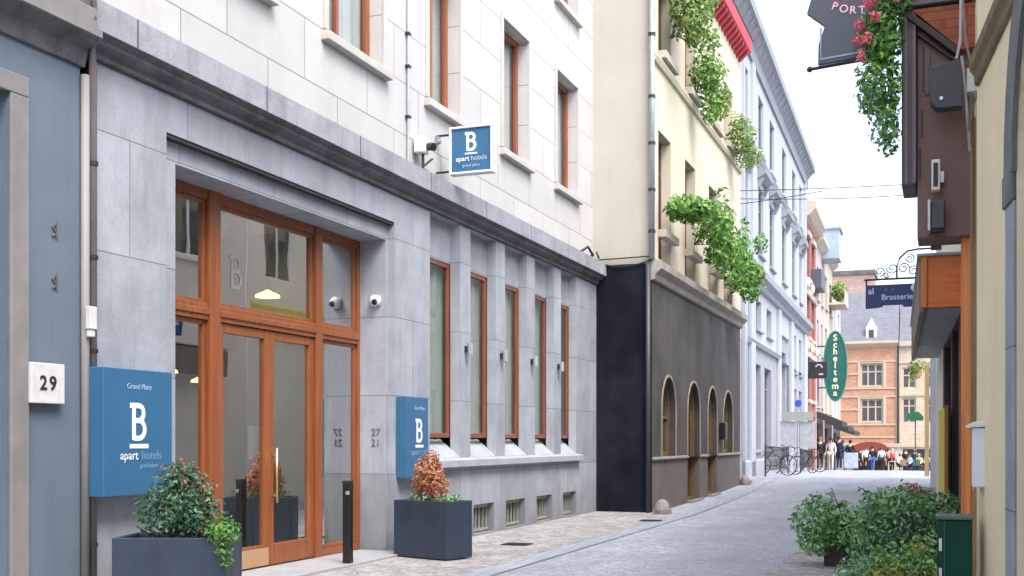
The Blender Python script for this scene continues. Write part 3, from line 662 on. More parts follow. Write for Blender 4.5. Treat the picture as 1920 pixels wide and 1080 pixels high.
for i, (a, b, c, d_) in enumerate(arch):
    cx = (a + b) / 2; r = (b - a) / 2; rz = .75; cz = d_ - rz
    arc = [(cx - r * math.cos(math.pi * k / 14), cz + rz * math.sin(math.pi * k / 14)) for k in range(15)]
    path = [(a, max(c, 1.08))] + arc + [(b, max(c, 1.08))]
    nm = 'window' if i in (0, 3) else 'door'
    m = MB(); pi = [(cx + (x - cx) * .93, z if z < cz else cz + (z - cz) * .95) for x, z in [(a, c)] + arc + [(b, c)]]
    m.stroke(B, pi, .12, -.22, -.12); m.fbox(B, a + .1, b - .1, c, c + .1, -.22, -.13)
    if nm == 'window':
        m.fbox(B, cx - .03, cx + .03, c, d_ - .1, -.2, -.14); m.fbox(B, a + .1, b - .1, 1.85, 1.91, -.2, -.145)
    o = m.build(nm, ochre, T)
    if nm == 'window': MB().prism(B, [(a, c)] + arc + [(b, c)], -.2, -.19).build('pane', pane_dark, o)
    else:
        MB().prism(B, [(a, c)] + arc + [(b, c)], -.24, -.2).build('leaf', mat('brown_door', (.05, .032, .02), .5, var=.3, vs=6), o)
        MB().fbox(B, a, b, c - .1, c + .06, -.0, .12).build('doorstep', mat('pale_stone', (.4, .37, .35)), o, bevel=.01)
    mo = MB(); mo.stroke(B, [(x + (.03 if x > cx else -.03) * (1 if z <= cz else abs(x - cx) / r), z + (.03 if z > cz else 0)) for x, z in path], .05, .002, .022); mo.build('moulding', ring, o)
# side wall towards camera
SF = face(21.42)
MB().q((-6.5, 21.42, -.05), (x2, 21.42, -.05), (x2, 21.42, 4.84), (-6.5, 21.42, 4.84)).build('side_wall_base', navy, T, fixn=False)
m = MB(); m.q((-12, 21.42, 4.84), (x2, 21.42, 4.84), (x2, 21.42, 12.2), (-12, 21.42, 12.2)); m.q((x2, yE, 0), (-12, yE, 0), (-12, yE, 12.2), (x2, yE, 12.2)); m.q((-12, 21.42, 12.2), (-12, yE, 12.2), (x2, yE, 12.2), (x2, 21.42, 12.2)); m.q((-12, 21.42, 0), (-12, yE, 0), (-12, yE, 12.2), (-12, 21.42, 12.2))
m.build('side_wall', paleside, T, fixn=False)
win2 = [(21.95, 23.05), (24.42, 25.5), (27.1, 28.22), (29.1, 30.28)]
h2 = [(a, b, 5.0, 7.55, .28) for a, b in win2] + [(a, b, 9.05, 10.65, .28) for a, b in win2]
MB().wall(B, 21.42, yE, 4.9, 12.2, h2).build('upper_wall', cream, T, fixn=False)
MB().extr(B, [(-.02, 4.50), (.06, 4.52), (.09, 4.62), (.2, 4.72), (.2, 4.86), (-.02, 4.95)], 21.38, yE + .1).build('string_course', mat('cornice_stone', (.30, .28, .25), .85, var=.3, vs=4, streak=.4), T, bevel=.008)
MB().extr(B, [(0, 8.78), (.06, 8.78), (.1, 8.86), (.1, 8.9), (0, 8.93)], 21.44, yE).build('string_course', cream, T)
for a, b in win2:
    window(T, B, a, b, 5.0, 7.55, -.2, mat('oxblood_frame', (.12, .04, .035), .5), pane_dark, fw=.08, mull=[(a + b) / 2], trans=[6.9])
    window(T, B, a, b, 9.05, 10.65, -.2, mat('brown_frame', (.2, .11, .07), .5), pane_dark, fw=.08, mull=[(a + b) / 2])
redp = mat('red_eave_paint', (.55, .03, .05), .5, var=.15, vs=4)
e = MB().extr(B, [(-.05, 12.02), (.3, 12.12), (.34, 12.4), (-.05, 12.5)], 21.3, yE + .06).build('eave', redp, T)
m = MB(); y = 21.5
while y < yE - .1: m.extr(B, [(0, 11.82), (.05, 11.82), (.26, 12.02), (.26, 12.11), (0, 12.03)], y, y + .14); y += .36
each(m, 'eave_bracket', mat('dark_red_paint', (.33, .025, .04), .5), e)
MB().extr(B, [(.36, 12.42), (-3.4, 14.5), (-3.4, 12.4)], 21.3, yE + .05).build('roof', mat('slate', (.1, .1, .12), .7, brick=(.3, .2, .01, (.05, .05, .06), .1)), T)
p = MB().tube([(x2 + .02, 21.34, 4.9), (x2 + .02, 21.34, 12)], .055, 10).build('downpipe', metal, smooth=True); tag(p, 'grey downpipe on front corner of cream house', 'pipe')
m = MB()
for z in (5.4, 6.2, 7.1, 8.0, 9.2, 10.2): m.tube([(x2 + .02, 21.34, z), (x2 + .02, 21.34, z + .06)], .07, 10)
each(m, 'pipe_joint', darkm, p)
p = MB().tube([(x2 - .06, 21.36, 0), (x2 - .06, 21.36, 4.82)], .045, 10).build('downpipe', mat('black_pipe', (.05, .055, .065), .5), smooth=True); tag(p, 'dark lower downpipe at corner of the charcoal ground floor', 'pipe')
pts = [(-6.4 + 1.14 * k / 10, 21.38, 4.9 - .11 * math.sin(math.pi * k / 10)) for k in range(11)]
tag(MB().tube(pts, .014, 5).build('sagging_cable', darkm), 'black cable sagging across top of the dark side wall', 'cable')
tag(MB().tube([(-6.5, 21.36, 4.94), (x2, 21.36, 4.96)], .014, 5).tube([(-6.28, 21.2, 4.95), (-6.3, 21.1, 5.05), (-6.25, 21.05, 4.95)], .02, 5).tube([(-6.5, 20.6, 4.98), (-6.35, 20.7, 5.1), (-6.28, 20.8, 4.95), (-6.4, 20.9, 4.92)], .03, 6).build('straight_cable', darkm), 'black cable running straight above dark side wall', 'cable')
gs = mat('guard_stone', (.25, .23, .22), .9, var=.3, vs=6, bump=.5)
tag(MB().ell((-5.0, 21.1, .09), (.15, .17, .2)).box(-5.15, -4.86, 21.0, 21.3, 0, .1).build('guard_stone', gs, bevel=.01), 'worn guard stone at the near corner of charcoal wall', 'stone')
tag(MB().ell((-5.15, 31.6, .25), (.14, .2, .2)).box(-5.3, -5.0, 31.5, 31.9, .1, .3).build('guard_stone', gs), 'worn guard stone at the far corner of charcoal wall', 'stone')
tag(MB().box(x2 + .01, x2 + .16, 28.42, 28.7, 1.42, 1.85).build('letter_box', black, bevel=.02), 'black letter box between the arches on charcoal wall', 'letter box')
# balcony plants of the cream house
boxm = mat('flower_box', (.42, .38, .32), .7, var=.1)
def wbox(a, b, z, lb, par_cat='flower box'):
    t = empty('flower_box', (x2, (a + b) / 2, z), label=lb, cat='flower box', group='flower boxes on the cream house')
    MB().fbox(B, a, b, z, z + .15, .0, .17).build('trough', boxm, t, bevel=.01)
    MB().fbox(B, a + .03, b - .03, z + .151, z + .16, .03, .14).build('soil', soil, t)
ords = ['nearest', 'second nearest', 'third nearest', 'farthest']
for i, (a, b) in enumerate(win2):
    wbox(a - .05, b + .05, 5.42, 'pale flower box under the %s middle floor window of cream house' % ords[i])
    wbox(a - .05, b + .05, 8.95, 'pale flower box under the %s top floor window of cream house' % ords[i])
lf_tree = mat('spring_leaf', (.02, .08, .012), .5, leaf=True, col2=[(.05, .18, .025), (.13, .34, .05), (.28, .46, .1), (.07, .22, .04)])
lf_olive = mat('olive_leaf', (.04, .10, .015), .5, leaf=True, col2=[(.1, .22, .04), (.22, .36, .08), (.4, .48, .16), (.12, .24, .05)])
def bpl(a, z, sa, so, sz, n, m_, lb, sd, size=.05, out=.3, more=(), droop=0):
    bl = [(B(a, z, out), (so, sa, sz))] + [(B(a + da, z + dz, out + do), (r, r2, r3)) for da, dz, do, r, r2, r3 in more]
    base = B(a, z - sz * .8, .13)
    return shrub('balcony_plant', base, bl, n, size, m_, lb, seed=sd)
bpl(22.5, 6.05, .8, .4, .26, 850, lf_tree, 'broad leaved green balcony shrub at nearest middle floor window', 11, .065, .45, [(.3, .05, .25, .3, .5, .2)])
bpl(24.9, 6.15, .95, .5, .5, 1200, lf_tree, 'big bright green balcony shrub at second middle floor window', 12, .065, .55, [(-.7, .0, .15, .4, .6, .35), (.3, -.55, .15, .45, .8, .4), (-.2, .6, .2, .15, .3, .2)])
bpl(27.3, 5.9, .9, .5, .5, 800, lf_tree, 'green balcony shrub hanging below third middle floor window', 13, .065, .5, [(.9, .6, .15, .15, .35, .55), (-.3, -.6, .1, .3, .5, .35)])
bpl(29.6, 5.65, .9, .42, .5, 900, lf_tree, 'drooping green balcony shrub at farthest middle floor window', 14, .065, .55, [(-.3, -.45, .05, .3, .5, .28), (.3, .9, .25, .2, .35, .3)])
bpl(22.55, 10.1, .7, .45, .7, 3200, lf_olive, 'tall olive green balcony bush at nearest top floor window', 15, .055, .55, [(.35, .65, .1, .5, .9, .6), (.4, -.45, .0, .2, .3, .35)])
bpl(24.9, 9.55, .45, .4, .5, 1100, lf_tree, 'narrow green balcony plant hanging at second top floor window', 16, .055, .4, [(.05, -.7, .05, .22, .35, .55), (0, .7, .1, .2, .3, .3)])
bpl(27.4, 9.6, .4, .25, .45, 500, lf_olive, 'small pale green balcony plant at third top floor window', 17, .05, .25)
bpl(29.7, 9.35, .6, .4, .45, 900, lf_olive, 'yellow green balcony plant at farthest top floor window', 18, .055, .35, [(.2, -.5, .15, .4, .5, .35), (-.6, .2, 0, .2, .35, .3)])

# ================================================================== pale blue classical building
k3 = -.0216; C3 = side(-6.07, 54.4, k3)
pb = mat('pale_blue_render', (.37, .40, .455), .8, var=.06, vs=.8, fine=.02, streak=.25, streakcol=(.27, .30, .35))
trim = mat('grey_blue_trim', (.24, .26, .30), .8, var=.15, vs=2, streak=.3, streakcol=(.2, .2, .22))
T = empty('classical_building', C3(44, 0, 0), label='tall pale blue classical building with grey roof cornice and hooded windows', cat='building')
xs = [(34.2, 35.3), (37.7, 39.0), (40.75, 42.1), (44.7, 46.1), (48.5, 49.9), (51.6, 52.7)]
hh = [(a, b, 11.0, 12.8, .14) for a, b in xs] + [(a, b, 7.6, 9.8, .14) for a, b in xs]
hh += [(37.0, 38.4, 5.05, 6.0, .2), (39.9, 41.3, 5.05, 6.0, .2), (36.5, 38.3, 1.1, 3.9, .3), (39.3, 41.2, 1.1, 3.9, .3), (43.6, 47.2, .0, 5.5, .6), (49.0, 50.2, 4.3, 5.9, .2), (49.0, 50.3, 1.0, 3.6, .3), (51.4, 52.6, 1.0, 3.6, .3), (51.4, 52.6, 4.3, 5.9, .2)]
MB().wall(C3, 31.6, 54.5, -.2, 4.45, [h_ for h_ in hh if h_[3] < 4.45] + [(43.6, 47.2, .0, 4.45, .6)] + [(x, y, 4.3, 4.45, .2) for x, y in ((49.0, 50.2), (51.4, 52.6))]).build('ground_floor_wall', mat('grey_render', (.27, .285, .32), .8, var=.1, streak=.3, streakcol=(.17, .17, .19)), T, fixn=False)
m = MB().wall(C3, 31.6, 54.5, 4.45, 14.1, [h_ for h_ in hh if h_[3] > 4.45])
m.q(C3(54.5, -.2), C3(54.5, -.2, -8), C3(54.5, 14.1, -8), C3(54.5, 14.1)); m.q(C3(31.6, -.2), C3(31.6, -.2, -8), C3(31.6, 14.1, -8), C3(31.6, 14.1)); m.q(C3(31.6, 14.1), C3(54.5, 14.1), C3(54.5, 14.1, -8), C3(31.6, 14.1, -8))
m.build('wall', pb, T, fixn=False)
MB().extr(C3, [(-.1, 13.3), (.08, 13.3), (.1, 13.7), (.3, 13.95), (.42, 14.0), (.42, 14.3), (-.1, 14.45)], 31.4, 54.9).build('roof_cornice', trim, T)
m = MB(); y = 31.7
while y < 54.5: m.extr(C3, [(.08, 13.7), (.1, 13.7), (.3, 13.9), (.38, 14.0), (.08, 14.0)], y, y + .22); y += .75
each(m, 'cornice_bracket', trim, T)
MB().extr(C3, [(-.1, 14.4), (-.1, 15.1), (-1.5, 15.1), (-1.5, 14.4)], 32.6, 37.5).build('parapet', trim, T)
MB().extr(C3, [(-.02, 6.3), (.12, 6.35), (.16, 6.5), (.34, 6.62), (.34, 6.85), (-.02, 6.98)], 32, 54.7).build('string_course', trim, T)
MB().extr(C3, [(-.02, 4.4), (.1, 4.42), (.15, 4.55), (-.02, 4.65)], 35.2, 43.3).build('lower_course', trim, T)
MB().extr(C3, [(-.02, 10.55), (.08, 10.6), (.14, 10.68), (-.02, 10.75)], 32, 54.5).build('string_course', pb, T)
m = MB()
for a, b in ((33.9, 34.0), (35.3, 36.2), (42.9, 43.5), (47.3, 48.2), (53.3, 54.4)): m.fbox(C3, a, b, 0, 6.3, 0, .12)
each(m, 'pilaster', pb, T, bevel=.02)
m = MB()
for a, b in ((33.9, 34.1), (35.8, 36.5), (53.6, 54.3)): m.fbox(C3, a, b, 6.98, 13.3, 0, .08)
each(m, 'giant_pilaster', pb, T)
frm = mat('blue_grey_frame', (.13, .16, .19), .5)
for a, b in xs:
    window(T, C3, a, b, 11.0, 12.8, -.08, frm, pane_dark, fw=.09, mull=[(a + b) / 2], sill=(pb, .12, .1, .1), bv=0)
    w_ = window(T, C3, a, b, 7.6, 9.8, -.08, frm, pane_dark, fw=.09, mull=[(a + b) / 2], trans=[9.1], sill=(trim, .12, .1, .1), bv=0)
    hd = MB().extr(C3, [(0, 10.0), (.1, 10.02), (.28, 10.15), (.28, 10.3), (0, 10.42)], a - .25, b + .25)
    for x in (a - .2, b + .05): hd.extr(C3, [(0, 9.7), (.06, 9.7), (.2, 10.0), (0, 10.02)], x, x + .15)
    hd.build('hood', trim, w_)
for a, b, c, d_ in ((37.0, 38.4, 5.05, 6.0), (39.9, 41.3, 5.05, 6.0), (49.0, 50.2, 4.3, 5.9), (51.4, 52.6, 4.3, 5.9), (36.5, 38.3, 1.1, 3.9), (39.3, 41.2, 1.1, 3.9), (49.0, 50.3, 1.0, 3.6), (51.4, 52.6, 1.0, 3.6)):
    window(T, C3, a, b, c, d_, -.15, frm, pane_dark, fw=.08, mull=[(a + b) / 2], trans=[d_ - .7] if d_ - c > 2 else [], sill=(trim, .1, .1, .1), bv=0)
m = MB(); m.fbox(C3, 43.6, 44.0, 0, 5.5, -.5, -.1); m.fbox(C3, 46.8, 47.2, 0, 5.5, -.5, -.1); m.fbox(C3, 44, 46.8, 4.9, 5.5, -.5, -.1)
d = m.build('door', trim, T); MB().fbox(C3, 44, 46.8, 0, 4.9, -.5, -.42).build('leaf', mat('grey_door_leaf', (.16, .17, .2), .6), d)
MB().extr(C3, [(0, -.1), (.12, -.1), (.12, .75), (0, .8)], 33.9, 43.4).build('plinth', stone_pl, T)

# ------------------------------------------------------------------ terrace of houses behind on the left
C4 = side(-6.1, 54.6, k3)
redb = mat('red_brick', (.27, .065, .045), .85, var=.15, vs=3, brick=(.22, .075, .01, (.30, .20, .17), .15))
T = empty('red_brick_house', C4(57.6, 0, 0), label='narrow red brick house with cream stone roundels and white cornice', cat='house')
xs4 = [(55.6, 56.9), (58.2, 59.6)]
h4 = [(a, b, c, c + 2.0, .25) for a, b in xs4 for c in (3.4, 6.4, 9.2)] + [(55.3, 57.2, .0, 2.6, .3), (57.9, 60, .0, 2.6, .3)]
m = MB().wall(C4, 54.6, 60.6, -.3, 12.2, h4); m.q(C4(54.6, 0), C4(54.6, 0, -8), C4(54.6, 12.2, -8), C4(54.6, 12.2)); m.q(C4(54.6, 12.2), C4(60.6, 12.2), C4(60.6, 12.2, -8), C4(54.6, 12.2, -8)); m.build('wall', redb, T, fixn=False)
crm = mat('cream_ornament', (.48, .42, .36), .8, var=.1)
MB().extr(C4, [(0, 11.9), (.2, 12.0), (.5, 12.3), (.5, 12.6), (0, 12.7)], 54.5, 60.6).build('cornice', crm, T)
for a, b in xs4:
    for c in (3.4, 6.4, 9.2):
        w_ = window(T, C4, a, b, c, c + 2, -.15, frm, pane_dark, fw=.09, mull=[(a + b) / 2], bv=0)
        each(MB().fbox(C4, a - .15, b + .15, c - .18, c - .02, 0, .15).fbox(C4, a - .15, b + .15, c + 2.02, c + 2.25, 0, .12), 'stone_band', crm, w_)
m = MB()
for z in (5.9, 8.85):
    for y in (55, 57.5, 60.1): m.ell(C4(y, z, .06), (.16, .3, .3), 8, 6)
    m.fbox(C4, 54.7, 60.5, z - .5, z - .38, 0, .1)
each(m, 'roundel', crm, T)
MB().fbox(C4, 57.8, 60.2, 9.0, 9.9, .02, .5).build('balcony', mat('blue_grey_metal', (.07, .085, .12), .5), T)
def house(nm, y0, y1, h, m_, lb, fl, wn, k=C4, cor=crm, shop=True):
    T = empty(nm, k((y0 + y1) / 2, gz((y0 + y1) / 2), 0), label=lb, cat='house')
    W = (y1 - y0) / wn; xs = [(y0 + W * (i + .28), y0 + W * (i + .72)) for i in range(wn)]
    g = gz(y1) - .1; zs = [g + 3.6 + (h - 3.9 - g) * j / fl for j in range(fl)]; wh = (h - 3.9 - g) / fl * .62
    hl = [(a, b, z, z + wh, .25) for a, b in xs for z in zs]
    hs_ = [(y0 + .5, y1 - .5, g + .1, g + 2.7, .4)] if shop else []
    m = MB().wall(k, y0, y1, g, h, hl + hs_); m.q(k(y1, g), k(y1, g, -8), k(y1, h, -8), k(y1, h)); m.q(k(y0, g), k(y0, g, -8), k(y0, h, -8), k(y0, h)); m.q(k(y0, h), k(y1, h), k(y1, h, -8), k(y0, h, -8))
    m.build('wall', m_, T, fixn=False)
    MB().extr(k, [(0, h - .4), (.1, h - .35), (.4, h - .1), (.4, h + .12), (0, h + .2)], y0, y1).build('cornice', cor, T)
    for z in zs:
        for a, b in xs: window(T, k, a, b, z, z + wh, -.15, frm, pane_dark, fw=.09, mull=[(a + b) / 2], sill=(cor, .12, .12, .1), bv=0)
    if shop and k is not S: MB().extr(k, [(.02, g + 3.3), (1.3, g + 2.75), (1.3, g + 2.5), (.02, g + 2.95)], y0 + .4, y1 - .4).build('awning', mat('dark_awning', (.03, .028, .035), .8, var=.2), T)
    if shop: window(T, k, y0 + .5, y1 - .5, g + .1, g + 2.7, -.3, brown_d, pane_dark, fw=.12, mull=[y0 + (y1 - y0) * .35, y0 + (y1 - y0) * .65], name='shop_window', bv=0)
    return T
house('pink_house', 60.65, 66.0, 12.0, mat('pinkish_render', (.44, .365, .36), .8, var=.1), 'pale pinkish white house behind the red brick house', 3, 2)
house('cream_terrace_house', 66.05, 73.0, 12.3, mat('ivory_render', (.44, .40, .34), .8, var=.1), 'ivory coloured house with balcony beyond the pinkish house', 3, 2)
house('white_corner_house', 73.05, 81.0, 11.2, mat('white_render', (.46, .46, .47), .8, var=.08), 'white corner house at the far end of the left row', 3, 2)
t = MB().fbox(C4, 64.2, 66.3, 11.4, 13.0, -.1, .95).fbox(C4, 64.1, 66.4, 13.0, 13.12, -.1, 1.05).build('roof_box', mat('pale_glass_box', (.3, .38, .45), .4)); tag(t, 'pale boxy rooftop bay jutting out above the pinkish house', 'roof bay')
shrub('balcony_plant', C4(71.5, 9.9, .45), [(C4(71.5, 10.5, .5), (.45, 1.3, .6))], 500, .1, lf_olive, 'distant green plant on a far balcony above oval sign', seed=31)
MB().fbox(C4, 69.8, 73, 9.5, 9.62, 0, .95).fbox(C4, 69.8, 73, 9.62, 10.4, .9, .95).build('balcony', crm, bpy.data.objects['cream_terrace_house'])

# green oval sign, dark box sign
t = empty('oval_sign', (-5.3, 62, 3.5), label='tall dark green oval sign with vertical cream letters', cat='sign')
S = face(61.95); cx, cz = -5.37, 5.33
MB().prism(S, [(cx + .60 * math.cos(2 * math.pi * k / 40), cz + 1.84 * math.sin(2 * math.pi * k / 40)) for k in range(40)], -.12, 0).build('panel', mat('teal_enamel', (.01, .10, .09), .4, var=.1), t)
m = MB(); m.stroke(S, [(cx + .60 * math.cos(2 * math.pi * k / 40), cz + 1.84 * math.sin(2 * math.pi * k / 40)) for k in range(41)], .06, -.13, .03); m.build('rim', mat('green_rim', (.04, .2, .13), .4), t)
for i, ch in enumerate('Scheltema'):
    text('letter', ch, S, cx, cz + 1.36 - i * .365, .46, .01, mat('cream_letter', (.75, .75, .5), .5, var=0), t, ext=.01, bold=.008)
MB().tube([C4(62, 6.4), (-5.6, 62, 6.4)], .04, 6).tube([C4(62, 4.2), (-5.6, 62, 4.2)], .04, 6).build('bracket', darkm, t)
t = empty('dark_sign', (-5.5, 55.5, 4.3), label='small dark rectangular projecting sign left of the oval sign', cat='sign')
MB().box(-6.12, -5.15, 55.4, 55.6, 4.35, 5.15).build('panel', mat('near_black_enamel', (.02, .02, .028), .4), t, bevel=.02)
S = face(55.39); MB().stroke(S, [(-5.7, 4.9), (-5.6, 5.0), (-5.45, 4.98), (-5.4, 4.85)], .07, 0, .01).stroke(S, [(-5.55, 4.55), (-5.35, 4.55)], .08, 0, .01).build('motif', mat('grey_motif', (.4, .4, .42), .6), t)

# ================================================================== far square facades
yf = 90; S = face(yf)
ob = mat('orange_brick', (.43, .21, .13), .9, var=.12, vs=1.2, brick=(.3, .1, .012, (.42, .30, .23), .16))
fst = mat('sandstone', (.46, .385, .30), .85, var=.12, vs=1.5)
pin = mat('far_pane', (.07, .075, .085), .2, var=.3, vs=.8)
slate = mat('grey_slate', (.15, .16, .19), .8, var=.1, vs=1.5, brick=(.35, .22, .012, (.10, .105, .125), .08))
T = empty('gabled_brick_house', (-5.2, yf, -1), label='orange brick house with mullioned windows and grey slate roof facing the street', cat='house')
a0, a1 = -8.2, -3.2
wn = [(-6.2, -4.25)]
hl = [(-6.2, -4.25, 4.45, 7.3, .3), (-6.2, -4.25, 1.9 + .95 - .1, 2.75 + 0 + 2.7 - 2.65 + 2.7, .3)]
hl = [(-5.95, -4.3, 4.6, 7.2, .3), (-5.95, -4.3, 2.1 - .05 + .6, 4.15 - .1 + .0, .3)]
# photo heights: storey windows 5.5-7.3 and 2.8-4.6
hl = [(-5.95, -4.3, 5.48, 7.25, .3), (-5.95, -4.3, 2.77, 4.57, .3), (-6.6, -3.9, -1, 1.2, .5)]
m = MB().wall(S, a0, a1, .9, 8.6, hl[:2]); m.build('wall', ob, T, fixn=False)
m = MB().wall(S, a0, a1, -1.2, .9, [(-6.6, -3.95, -1.1, .7, .5)]); m.build('shop_wall', mat('cream_shopfront', (.55, .52, .45), .8, var=.05), T, fixn=False)
m = MB()
for z in (.9, 1.6, 2.55, 4.68, 5.3, 6.4, 7.35, 3.7): m.fbox(S, a0, -6.0 if z in (3.7, 6.4) else a1, z, z + (.28 if z == .9 else .12), 0, .06 + (z == .9) * .1)
m.fbox(S, a1 - .2, a1, 1.2, 8.6, 0, .05)
each(m, 'stone_band', fst, T)
MB().extr(S, [(0, 8.4), (.15, 8.5), (.4, 8.75), (.4, 8.95), (0, 9.0)], a0, a1).build('cornice', fst, T)
for z0, z1 in ((5.48, 7.25), (2.77, 4.57)):
    w_ = window(T, S, -5.95, -4.3, z0, z1, -.1, fst, pin, fw=.13, mull=[-5.4, -4.85], trans=[z1 - .62], bv=0)
    MB().fbox(S, -6.15, -5.96, z0 - .1, z1 + .12, 0, .05).fbox(S, -4.29, -4.1, z0 - .1, z1 + .12, 0, .05).fbox(S, -5.96, -4.29, z1 + .01, z1 + .15, 0, .06).build('surround', fst, w_)
window(T, S, -6.6, -3.95, -1.1, .7, -.4, brown_d, pin, fw=.1, mull=[-5.7, -4.8], name='shop_window', bv=0)
MB().extr(S, [(.3, 8.95), (-2.6, 13.0), (-3.4, 13.0), (-3.4, 8.95)], a0, a1).build('roof', slate, T)
dm = MB(); dm.prism(S, [(-5.55, 9.0), (-4.75, 9.0), (-4.75, 10.0), (-5.15, 10.75), (-5.55, 10.0)], -1.6, .1); d = dm.build('dormer', mat('white_plaster', (.5, .5, .52), .7), T)
MB().fbox(S, -5.33, -4.97, 9.1, 9.8, .1, .12).build('pane', pin, d)
MB().fbox(S, -3.3, -3.15, 1.2, 9, .05, .15).build('rain_pipe', brown_d, T)
T = empty('pale_stone_house', (-1.2, yf, -1), label='pale stone house beside the orange brick house at the far end', cat='house')
ps = mat('pale_brick', (.42, .33, .25), .9, var=.15, vs=1.5, brick=(.3, .1, .012, (.7, .6, .5), .1))
hl = [(-2.95, -1.95, 5.3, 6.9, .3), (-2.95, -1.95, 2.7, 4.6, .3), (-1.4, -.4, 5.3, 6.9, .3), (-1.4, -.4, 2.7, 4.6, .3), (.4, 1.6, 2.7, 4.6, .3), (.4, 1.6, 5.3, 6.9, .3)]
MB().wall(S, -3.14, 3.5, .9, 8.5, hl).build('wall', ps, T, fixn=False)
for h_ in hl: window(T, S, *h_[:4], -.1, fst, pin, fw=.12, mull=[(h_[0] + h_[1]) / 2], trans=[h_[3] - .6], bv=0)
MB().wall(S, -3.14, 3.5, -1.2, .9, [(-2.9, -.7, -1.1, .75, .4)]).build('shop_wall', mat('cream_shopfront', (.55, .52, .45)), T, fixn=False)
window(T, S, -2.9, -.7, -1.1, .75, -.3, mat('navy_frame', (.04, .05, .1), .5), pin, fw=.12, mull=[-2.1, -1.4], name='shop_window', bv=0)
each(MB().fbox(S, -3.14, 3.5, .9, 1.15, 0, .15).fbox(S, -3.14, 3.5, 4.75, 4.95, 0, .08).fbox(S, -3.14, 3.5, 7.2, 7.4, 0, .08).extr(S, [(0, 8.3), (.3, 8.5), (.3, 8.8), (0, 8.9)], -3.14, 3.5), 'stone_band', fst, T)
MB().extr(S, [(.2, 8.85), (-2.4, 12.2), (-3.4, 12.2), (-3.4, 8.85)], -3.14, 3.5).build('roof', slate, T)
T = empty('brick_chimney_block', (-7.2, 96, -1), label='reddish brick gable rising behind the slate roof', cat='building')
MB().box(-10.5, -5.3, 96, 100, -1, 14.9).build('wall', mat('weathered_brick', (.36, .22, .19), .9, var=.25, vs=.8, brick=(.3, .12, .02, (.45, .35, .32), .15)), T)
MB().box(-10.6, -5.2, 95.9, 100.1, 14.9, 15.25).box(-9.9, -9.0, 96.4, 97.5, 15.25, 16).build('coping', stone_dirty, T)
house('square_house', -14.0, -8.25, 9.5, mat('ivory_render', (.44, .40, .34)), 'pale house at the far left of the square behind the street row', 2, 2, k=S)
# red awning & street terrace
t = empty('red_awning', (-5.2, 89.2, .4), label='curved red awning over the shopfront at the far end', cat='awning')
pts = [(-6.5, .55)] + [(-5.2 - 1.3 * math.cos(math.pi * k / 12), .75 + .55 * math.sin(math.pi * k / 12)) for k in range(13)] + [(-3.9, .55)]
MB().prism(face(88.7), pts, -1.28, 0).build('canvas', mat('red_canvas', (.20, .045, .03), .8, var=.25, vs=3), t)

